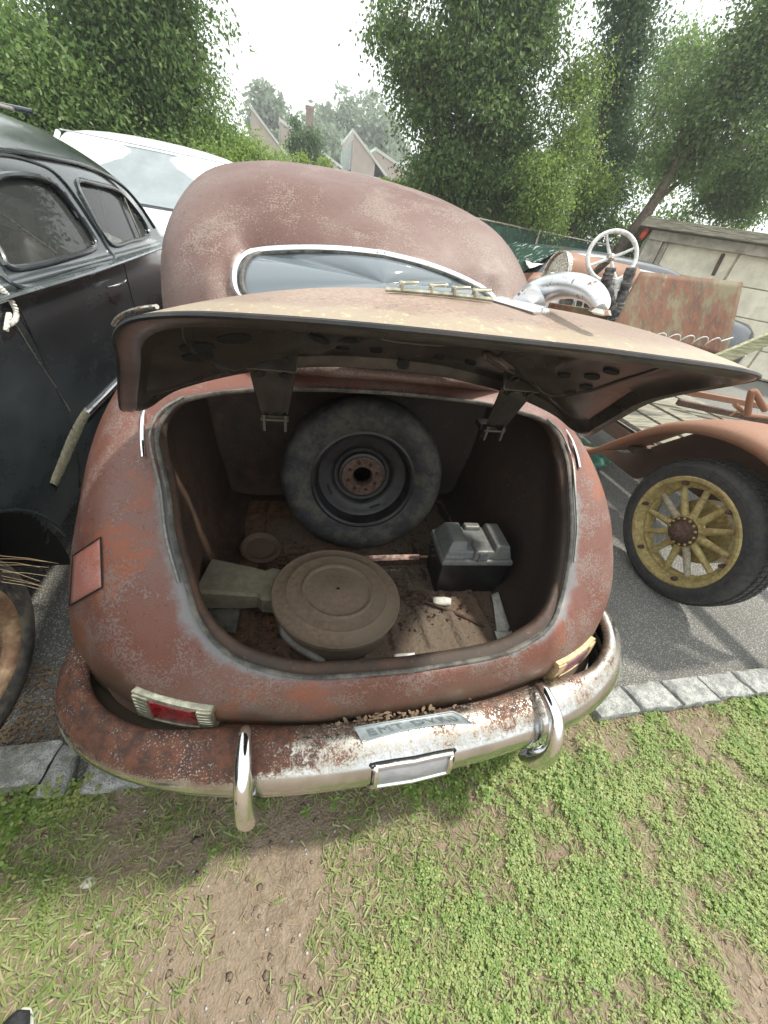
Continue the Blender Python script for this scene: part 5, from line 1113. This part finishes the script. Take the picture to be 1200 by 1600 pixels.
def tree(name, label, cat, base, lobes, n, size, mat, seed, group=None, trunk=None, limbs=True, droop=.5, crad=.28, cl=26, shell=.5, asp=1.9, tr=.14):
    g = np.random.default_rng(seed); t = thing(name, label, cat, base, group)
    V, Fq = leafcloud([l[:3] for l in lobes], [l[3:] for l in lobes], int(n*(1.35 if SC < 1 else 1)), size*SC, g, droop, asp, cl, crad*(.75 if SC < 1 else 1), shell)
    fastmesh('crown' if cat == 'tree' else 'foliage', V, Fq, LM[mat], t, base)
    mb = MB(); b0 = np.array(base, float)
    path = trunk if trunk is not None else [b0, b0+(np.array(lobes[0][:3])-b0)*.5+np.array([.1, 0, 0]), np.array(lobes[0][:3])]
    P = cr(np.array(path, float), 8); mb.tube(P, np.linspace(tr, tr*.25, len(P))*(1+.1*g.random(len(P))), 10)
    if limbs:
        for l in lobes:
            for q in range(2):
                i = int(len(P)*g.uniform(.3, .9)); s0 = P[i]; e0 = np.array(l[:3])+g.normal(size=3)*np.array(l[3:])*.45; mid = (s0+e0)/2+np.array([0, 0, .25*g.random()])
                Q = cr(np.array([s0, mid, e0]), 5); mb.tube(Q, np.linspace(tr*.4, tr*.06, len(Q)), 6)
    mb.build('trunk' if cat == 'tree' else 'stem', M_['bark'], t)
    return t
SC = .47
def LB(px, py, y, rx, ry, rz): p = PY(px, py, y); return (*p, rx*.66, ry*.7, rz*.66)
# big tree right of centre (about 11 m away)
tree('shade_tree', 'tall dense dark green tree with drooping leaves right of centre, behind the rusty roof', 'tree', (3.9, 11.2, .2),
     [LB(730, 170, 11, 1.7, 1.5, 1.7), LB(690, 60, 11, 1.5, 1.3, 1.3), LB(790, 60, 11, 1.6, 1.4, 1.4), LB(740, 270, 11, 1.6, 1.3, 1.3), LB(830, 200, 11, 1.3, 1.2, 1.5), LB(740, -60, 11.2, 2.0, 1.6, 1.6), LB(690, 250, 10.8, .8, .8, 1.1), LB(820, 300, 10.6, 1.1, 1., 1.0), LB(850, -20, 11, 1.0, 1.0, 1.2), LB(612, 25, 11, .8, .6, .5), LB(660, 140, 11, 1.0, .9, .9)], 62000, .17, 'dark', 1, 'trees behind the yard', tr=.2)
tree('young_tree', 'light green airy young tree just right of the tall dense tree', 'tree', (5.0, 10.2, .2),
     [LB(885, 230, 10, .8, .7, .9), LB(900, 150, 10.2, .7, .6, .8), LB(860, 300, 9.8, .8, .7, .7), LB(925, 285, 10, .6, .6, .8), LB(845, 250, 9.8, .55, .5, .6)], 15000, .13, 'light', 2, 'trees behind the yard', tr=.07, shell=.2)
tree('slender_tree', 'tall slender tree with thin crown between the light young tree and the leaning tree', 'tree', (6.9, 10.5, .2),
     [LB(975, 120, 10.5, .75, .7, 1.2), LB(990, 20, 10.5, .8, .7, 1.1), LB(965, 220, 10.5, .7, .6, .9), LB(1000, -70, 10.5, .9, .8, 1.0), LB(940, 300, 10.4, .7, .6, .7)], 17000, .15, 'blue', 3, 'trees behind the yard', tr=.08, shell=.25)
tree('leaning_tree', 'dark tree at the right with a bare trunk leaning over towards the garage', 'tree', (7.3, 9.9, .2),
     [LB(1120, 180, 9.5, 1.5, 1.2, 1.3), LB(1190, 100, 9.5, 1.4, 1.2, 1.4), LB(1150, 290, 10.2, 1.5, 1.2, .9), LB(1080, 240, 9.8, .9, .8, .8), LB(1210, 240, 9.8, 1.4, 1.2, 1.2), LB(1240, 20, 9.5, 1.3, 1.2, 1.2)], 48000, .15, 'dark', 4, 'trees behind the yard', trunk=[(7.3, 9.9, .2), PY(1005, 340, 9.8), PY(1050, 270, 9.7), PY(1110, 200, 9.6), PY(1180, 130, 9.5)], tr=.15)
tree('backlit_tree', 'mid green tree filling the gap between the slender and the leaning trees', 'tree', (9.3, 15, .2),
     [LB(1050, 130, 15, 1.6, 1.3, 1.8), LB(1030, 250, 15, 1.5, 1.2, 1.3), LB(930, 200, 15, 1.6, 1.3, 1.7), LB(1090, 60, 15, 1.2, 1, 1.2)], 16000, .20, 'mid', 5, 'trees behind the yard', tr=.13)
# left side
tree('leafy_tree', 'tall dark leafy tree rising behind the white van at the left', 'tree', (-4.6, 11.2, .2),
     [LB(190, 120, 10.5, 1.5, 1.4, 1.6), LB(190, 0, 10.5, 1.5, 1.5, 1.5), LB(150, 60, 10.5, 1.1, 1, 1.2), LB(245, 70, 10.5, .8, 1., 1.2), LB(200, 210, 10.3, 1.6, 1.2, 1.0), LB(262, 10, 10.5, .6, .7, .9), LB(200, -90, 10.5, 1.6, 1.4, 1.4), LB(300, 20, 10.5, .35, .3, .3), LB(305, 95, 10.4, .3, .3, .25)], 50000, .16, 'dark', 6, 'trees behind the yard', tr=.2)
tree('vine_tree', 'brighter green vine covered tree at the far left edge', 'tree', (-8.4, 10.4, .2),
     [LB(40, 110, 9.8, 1.9, 1.3, 1.2), LB(-40, 60, 9.8, 1.7, 1.3, 1.4), LB(60, 180, 9.6, 1.6, 1.1, .8), LB(-60, 150, 9.6, 1.6, 1.2, 1.2), LB(110, 150, 9.6, .8, .7, .9)], 40000, .15, 'mid', 7, 'trees behind the yard', tr=.15)
tree('climbing_bush', 'feathery green bush with upright sprigs left of the saw-tooth building', 'bush', (-1.9, 10.6, .2),
     [LB(310, 195, 10.5, .8, .8, .9), LB(350, 222, 10.5, .7, .7, .5), LB(300, 230, 10.2, .9, .8, .6), LB(340, 140, 10.6, .35, .3, .5), LB(280, 150, 10.5, .5, .5, .6)], 17000, .12, 'mid', 8, 'bushes behind the yard', tr=.06, shell=.2)
tree('hedge_bush', 'rounded sunlit hedge bush directly above the left end of the rusty roof', 'bush', (-.4, 10.2, .2),
     [LB(392, 240, 10.2, .6, .6, .4), LB(340, 250, 10, .9, .7, .5), LB(270, 250, 10, .8, .7, .5), LB(435, 258, 10.2, .4, .5, .22)], 14000, .12, 'light', 9, 'bushes behind the yard', tr=.05)
tree('round_tree', 'small dark round tree in front of the saw-tooth building', 'tree', (.2, 24, .2),
     [LB(475, 213, 24, 1.1, 1.0, 1.2), LB(474, 232, 24, 1.1, 1, .9)], 9000, .22, 'blue', 10, 'trees by the building', tr=.1, limbs=False, crad=.2)
tree('roof_vine', 'low pale vine creeping along above the middle of the rusty roof', 'vine', (1.4, 12, .2),
     [LB(500, 255, 12, .6, .3, .16), LB(560, 268, 12, .6, .3, .16), LB(470, 245, 12, .3, .3, .15), LB(620, 285, 12, .7, .3, .2), LB(660, 292, 11.5, .4, .3, .3), LB(575, 270, 12, .18, .2, .25)], 3600, .11, 'light', 11, 'bushes behind the yard', tr=.02, limbs=False, crad=.12)
SC = 1.
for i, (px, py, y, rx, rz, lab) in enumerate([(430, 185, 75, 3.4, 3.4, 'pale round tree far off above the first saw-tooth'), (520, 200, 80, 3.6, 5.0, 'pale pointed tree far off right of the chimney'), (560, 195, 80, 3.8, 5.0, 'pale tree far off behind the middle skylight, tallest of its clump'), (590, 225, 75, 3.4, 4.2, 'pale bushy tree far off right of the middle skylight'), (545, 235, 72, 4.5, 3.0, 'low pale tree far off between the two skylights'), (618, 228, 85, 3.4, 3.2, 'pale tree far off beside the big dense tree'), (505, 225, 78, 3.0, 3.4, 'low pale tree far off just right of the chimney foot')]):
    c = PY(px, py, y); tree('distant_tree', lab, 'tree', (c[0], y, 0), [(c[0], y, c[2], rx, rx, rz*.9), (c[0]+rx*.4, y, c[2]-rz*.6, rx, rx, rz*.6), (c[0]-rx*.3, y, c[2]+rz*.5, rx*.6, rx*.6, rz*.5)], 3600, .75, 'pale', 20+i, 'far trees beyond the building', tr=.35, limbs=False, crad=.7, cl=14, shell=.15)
# undergrowth behind the fence
g = np.random.default_rng(40); cs = [(x, 10.9+.5*g.random(), .8+.6*g.random()) for x in np.arange(-10, 14, .55)]
V, Fq = leafcloud(cs, [(.7, .5, .9)]*len(cs), 60000, .09, g, .4)
cs2 = [(x, 12.6+.5*g.random(), 1.5+1.6*g.random()) for x in np.arange(5.2, 19, .6)]
V2, F2 = leafcloud(cs2, [(.9, .6, 1.3)]*len(cs2), 46000, .11, g, .4); Fq = np.vstack([Fq, F2+len(V)]); V = np.vstack([V, V2])
tagp(fastmesh('undergrowth', V, Fq, LM['dark']), 'dark tangled undergrowth behind the green fence', 'undergrowth', kind='stuff')
# ================================================================== GRASS, CLOVER, STONES
g = np.random.default_rng(77)
def hgt(x, y): return .008+.022*(fbm(x, y, 5)-.5)+.012*(fbm(x, y, 22, 2)-.5)
def blob(x, y, px, py, r, asp=1.): c = PZ(px, py, 0); return np.exp(-(((x-c[0])/(r*asp))**2+((y-c[1])/r)**2))
def cover(x, y):
    n = fbm(x, y, 4.5, 1); n2 = fbm(x, y, 17, 2)
    right = 1/(1+np.exp(-(x-.30)*16))
    c = .16+.46*right+1.15*(n-.5)+1.15*(n2-.5)
    for (px, py, r, a) in ((60, 1260, .10, .9), (150, 1235, .05, .6), (60, 1400, .10, .35), (900, 1230, .12, .3), (1150, 1320, .2, .2), (700, 1290, .15, .3)): c = c+a*blob(x, y, px, py, r)
    for (px, py, r, a) in ((300, 1290, .09, .5), (450, 1300, .09, .8), (430, 1480, .11, .5), (440, 1350, .08, .35), (1100, 1150, .10, .35), (1180, 1560, .10, .9), (1020, 1450, .06, .5), (990, 1120, .08, .5), (200, 1270, .06, .4), (1040, 1550, .05, .5), (350, 1560, .08, .3)): c = c-a*blob(x, y, px, py, r)
    return c
def sample(n, xr, yr, f):
    x = g.uniform(*xr, n); y = g.uniform(*yr, n); k = g.random(n) < np.clip(f(x, y), 0, 1); return x[k], y[k]
XR, YR = (-1.1, 2.75), (-.55, .575)
# keep only what lies within or near the picture
def inview(x, y, z=0., m=60):
    d = np.stack([x, y, np.full_like(x, z)-1.6], 1) @ Rm; px = 600+F*d[:, 0]/d[:, 2]; py = 800+F*d[:, 1]/d[:, 2]; return (d[:, 2] > 0) & (px > -m) & (px < 1200+m) & (py > 900) & (py < 1600+m)
def clovers(n, f, rmin, rmax, hmin, hmax):
    x, y = sample(n, XR, YR, f); k = inview(x, y, 0, 140); x, y = x[k], y[k]; m = len(x)
    r = g.uniform(rmin, rmax, m); h = hgt(x, y)+g.uniform(hmin, hmax, m); a0 = g.uniform(0, 2*math.pi, m)
    V = []; 
    for q in range(3):
        a = a0+q*2*math.pi/3+g.normal(size=m)*.15; dx, dy = np.cos(a), np.sin(a); tilt = g.normal(size=m)*.25-.05
        for (u, w_) in ((.08, 0), (.55, .46), (1.0, .38), (1.08, 0), (1.0, -.38), (.55, -.46)):
            V.append(np.stack([x+r*(u*dx-w_*dy), y+r*(u*dy+w_*dx), h+r*u*tilt+.25*r*abs(w_)], 1))
    V = np.stack(V, 1).reshape(-1, 3); Fq = np.arange(len(V)).reshape(-1, 6); return V, Fq
V, Fq = clovers(125000, lambda x, y: (cover(x, y)-.52)*2.2*(x > -.2)+(cover(x, y)-.60)*1.4*(x <= -.2), .0040, .0088, .004, .022)
tagp(fastmesh('clover_patch', V, Fq, M_['clover']), 'low clover covering the lawn in front of the cars', 'clover', kind='stuff')
def lush(x, y):
    v = 0
    for (px, py, r, a) in ((40, 1250, .085, 1.), (130, 1230, .06, .9), (0, 1330, .06, .6), (860, 1215, .08, .8), (760, 1225, .08, .7), (650, 1235, .05, .6), (1180, 1120, .05, .5), (470, 1235, .03, .35), (920, 1180, .06, .5)): v = v+a*blob(x, y, px, py, r)
    return v*.55
V, Fq = clovers(60000, lush, .008, .013, .01, .05)
tagp(fastmesh('tall_clover', V, Fq, M_['clover']), 'taller lush clover along the kerb and under the bumper', 'clover', kind='stuff')
def blades(n, f, l0, l1, w0, w1, flat, mat, nm, lab, cat):
    x, y = sample(n, XR, YR, f); k = inview(x, y, 0, 140); x, y = x[k], y[k]; m = len(x); L_ = g.uniform(l0, l1, m); W = g.uniform(w0, w1, m)
    a = g.uniform(0, 2*math.pi, m); dx, dy = np.cos(a), np.sin(a); z0 = hgt(x, y); el = np.clip(g.normal(size=m)*.3+flat, .02, 1.3); c, s = np.cos(el), np.sin(el)
    P = []
    for (u, wd, be) in ((0, .5, 0), (.35, 1, .0), (.75, .8, -.10), (1, .08, -.28)):
        px_ = x+dx*L_*u*c; py_ = y+dy*L_*u*c; pz_ = z0+L_*(u*s+be*c*.8)+.003; P.append(np.stack([px_-dy*W*wd, py_+dx*W*wd, np.maximum(pz_, z0)], 1)); P.append(np.stack([px_+dy*W*wd, py_-dx*W*wd, np.maximum(pz_, z0)+.0006], 1))
    V = np.stack(P, 1); b = np.arange(m)[:, None]*8; Fq = np.concatenate([b+np.array([[0, 1, 3, 2]]), b+np.array([[2, 3, 5, 4]]), b+np.array([[4, 5, 7, 6]])]); return tagp(fastmesh(nm, V.reshape(-1, 3), Fq, mat), lab, cat, kind='stuff')
blades(95000, lambda x, y: (cover(x, y)+.30-.42*(x > .45))*1.0, .012, .045, .0010, .0026, .35, M_['grass'], 'grass', 'short green grass blades on the lawn', 'grass')
blades(7000, lambda x, y: (cover(x, y)+.1)*.8*(x < .2), .02, .05, .0014, .0030, .35, M_['grass'], 'broad_grass', 'broad bladed grass tufts at the lower left of the lawn', 'grass')
blades(38000, lambda x, y: .25+.3*(x > .2), .008, .038, .0005, .0012, .06, M_['straw'], 'dry_straw', 'dry straw bits scattered over the soil', 'straw')
def scatter(n, f, s0, s1, mat, nm, lab, cat, flat=.6, yr=YR, xr=XR, zf=hgt):
    x = g.uniform(*xr, n); y = g.uniform(*yr, n); k = g.random(n) < np.clip(f(x, y), 0, 1); x, y = x[k], y[k]; m = len(x); s = s0+(s1-s0)*g.random(m)**3
    base = np.array([(1, 0, 0), (.3, .9, 0), (-.8, .6, 0), (-.8, -.6, 0), (.3, -.95, 0), (.1, .1, .9), (0, 0, -.5)]); fc = [(0, 1, 5), (1, 2, 5), (2, 3, 5), (3, 4, 5), (4, 0, 5), (1, 0, 6), (2, 1, 6), (3, 2, 6), (4, 3, 6), (0, 4, 6)]
    a = g.uniform(0, 6.28, m); B = base[None]*(1+.25*g.normal(size=(m, 7, 1))); X = B[..., 0]*np.cos(a)[:, None]-B[..., 1]*np.sin(a)[:, None]; Y = B[..., 0]*np.sin(a)[:, None]+B[..., 1]*np.cos(a)[:, None]
    V = np.stack([x[:, None]+X*s[:, None], y[:, None]+Y*s[:, None], zf(x, y)[:, None]+B[..., 2]*s[:, None]*flat+.001], 2).reshape(-1, 3); Fq = (np.arange(m)[:, None, None]*7+np.array(fc)[None]).reshape(-1, 3)
    o = fastmesh(nm, V, Fq, mat); return tagp(o, lab, cat, kind='stuff')
scatter(9000, lambda x, y: .6-.4*(x > .5), .0010, .0065, M_['pebble'], 'pebbles', 'small pale pebbles strewn over the soil', 'pebbles')
scatter(5000, lambda x, y: .55-.35*(x > .5), .002, .011, M_['clod'], 'soil_clods', 'small brown clods of soil on the worn patches', 'soil clods', .5)
scatter(26000, lambda x, y: .5+0*x, .0008, .0028, M_['pebble'], 'yard_grit', 'loose light grit on the asphalt near the kerb', 'grit', .5, (.60, 2.2), (-1.6, 2.6), lambda x, y: 0*x)
def litter(n, pxs, py_, mat, nm, lab, s0, s1):
    V = []; k = 0
    for q in range(n):
        c = PZ(g.uniform(*pxs), g.uniform(*py_), .004); s = g.uniform(s0, s1); a = g.uniform(0, 6.28); t = g.normal(size=2)*.35
        P = [(-1, 0), (-.3, .45), (.5, .38), (1, 0), (.5, -.38), (-.3, -.45)]
        for (u, w_) in P: X = s*(u*math.cos(a)-w_*math.sin(a)); Y = s*(u*math.sin(a)+w_*math.cos(a)); V.append((c[0]+X, c[1]+Y, c[2]+.003+abs(w_)*s*.5+u*s*t[0]*.4+abs(u)*s*.1))
    V = np.array(V); return tagp(fastmesh(nm, V, np.arange(len(V)).reshape(-1, 6), mat), lab, 'leaf litter', kind='stuff')
litter(420, (-40, 95), (1040, 1160), M_['litter'], 'leaf_litter', 'dead leaves and chips beside the kerb under the black car', .003, .012)
litter(260, (960, 1200), (1085, 1130), M_['litter'], 'kerb_litter', 'brown leaf scraps along the foot of the right kerb', .004, .011)
g2 = np.random.default_rng(9); V = []
for q in range(130):
    xx = CX-.04+g2.normal()*.10; yy_ = float(np.interp(abs(xx-CX), [0, .25, .45], [.428, .440, .462]))+g2.normal()*.008; zz = .500+abs(g2.normal())*.012; s_ = g2.uniform(.003, .013); a = g2.uniform(0, 6.28); tl_ = g2.normal()*.6
    for (u, w_) in [(-1, 0), (-.3, .45), (.5, .38), (1, 0), (.5, -.38), (-.3, -.45)]: V.append((xx+s_*(u*math.cos(a)-w_*math.sin(a)), yy_+s_*(u*math.sin(a)+w_*math.cos(a))*.7, zz+s_*u*tl_+abs(w_)*s_*.5))
V = np.array(V); tagp(fastmesh('bumper_litter', V, np.arange(len(V)).reshape(-1, 6), leafmat('brown_dead_leaf', (.13, .08, .05), (.24, .17, .11), None, .05, .8)), 'dead brown leaf scraps packed between the tail panel and the bumper', 'leaf litter', kind='stuff')
# crumbs of dirt along the lower lip of the trunk opening
V = []; 
for q in range(900):
    x_ = g2.uniform(-.50, .50); j_ = float(np.interp(abs(x_), [0, .25, .38, .47, .52], [.478, .487, .510, .552, .60])); z_ = float(np.interp(abs(x_), [0, .25, .38, .47, .52], [.646, .652, .670, .696, .72]))
    s_ = g2.uniform(.0008, .0028); a = g2.uniform(0, 6.28); c_ = np.array([CX+x_, j_+g2.normal()*.006, z_+.002])
    for u in range(3): V.append(c_+s_*np.array([math.cos(a+u*2.1), math.sin(a+u*2.1), .6*(u == 1)]))
V = np.array(V); tagp(fastmesh('lip_dirt', V, np.arange(len(V)).reshape(-1, 3), M_['clod']), 'brown dirt crumbs on the lower lip of the trunk opening', 'dirt', kind='stuff')
def weed(px, py, r, n, label):
    c = PZ(px, py, .01); t = thing('weed', label, 'weed', tuple(c), 'broad leaved weeds by the bumper')
    for q in range(n):
        a = q*2*math.pi/n+.4*g.random(); V = []; L_ = r*g.uniform(.75, 1.1)
        for i in range(7):
            u = i/6; w_ = L_*.24*math.sin(math.pi*min(1, u*.95+.04))**.8
            for e in (-1, 0, 1): V.append((math.cos(a)*L_*u-math.sin(a)*w_*e, math.sin(a)*L_*u+math.cos(a)*w_*e, .018+L_*(.55*u-.5*u*u)+.004*abs(e)))
        mk('leaf', V, gridf(7, 3), M_['clover'], t, world=False)
    MB().tube([(0, 0, -.01), (0, 0, .022)], .002, 6).build('stem', M_['clover'], t, world=False)
weed(478, 1272, .026, 4, 'small four leaved weed on the bare soil right of the left bumper guard')
weed(520, 1255, .032, 3, 'weed with long narrow leaves below the licence plate')
weed(640, 1235, .036, 7, 'bushy broad leaved weed under the bumper right of the plate lamp')
weed(330, 1335, .020, 3, 'tiny two leaved seedling on the soil below the left tail lamp')
weed(1185, 1105, .040, 8, 'leafy weed at the kerb by the right picture edge')
def pebble(px, py, s, label, asp=1.5, mat=None):
    c = PZ(px, py, .006); v = []; n_, m_ = 14, 8; sd_ = px*.13
    for i in range(m_+1):
        ph = math.pi*i/m_
        for k in range(n_): th = 2*math.pi*k/n_; r_ = s*(1+.35*(float(fbm(math.cos(th)+sd_, math.sin(th)*math.sin(ph), 1.2))-.5)); v.append((c[0]+r_*asp*math.sin(ph)*math.cos(th), c[1]+r_*math.sin(ph)*math.sin(th), c[2]-.45*r_*math.cos(ph)))
    tagp(mk('stone', v, gridf(m_+1, n_, True), mat or M_['granite']), label, 'stone', 'loose stones on the soil')
pale = simple('pale_stone', (.50, .48, .42), .9, 0, .15, 60, .5)
for a in ((138, 1382, .018, 'largest flat pale stone in the grass at the lower left', 1.3, pale), (163, 1305, .011, 'pale oval stone on the soil left of the bumper guard', 1.5, pale), (414, 1350, .009, 'dark upright stone on the bare soil below the bumper', .8, None), (30, 1408, .009, 'pale stone at the left edge of the lawn', 1.4, pale), (43, 1433, .008, 'small pale stone just right of the left lawn edge stone', 1.2, pale), (803, 1452, .009, 'white oval pebble in the clover at lower right', 1.2, pale), (1016, 1455, .009, 'pale pebble beside a bare patch at the right of the lawn', 1.3, pale), (163, 1503, .007, 'small pale pebble in the grass above the shoe', 1.2, pale), (1085, 1096, .008, 'white rounded pebble against the kerb', 1.1, pale)): pebble(*a)
tagp(MB().tube([PZ(385, 1310, .01), PZ(381, 1288, .012), PZ(379, 1275, .03)], [.003, .006, .004], 8).build('wood_chip', M_['straw']), 'pale splinter of wood standing in the soil under the left bumper guard', 'wood chip')

# ------------------------------------------------------------------ added volume imitating lens glare
hz = MB().box((2, 42, 17), (150, 110, 38)).build('haze', (lambda t: t.m)(NT('thin_haze')), smooth=False, autos=None)
ht = hz.data.materials[0].node_tree; ht.nodes.clear(); ho_ = ht.nodes.new('ShaderNodeOutputMaterial'); hv = ht.nodes.new('ShaderNodeVolumePrincipled')
hv.inputs['Color'].default_value = (.95, .97, 1, 1); hv.inputs['Density'].default_value = .0028; hv.inputs['Anisotropy'].default_value = .3
ht.links.new(hv.outputs[0], ho_.inputs['Volume']); tagp(hz, 'thin pale summer haze', 'haze', kind='stuff')
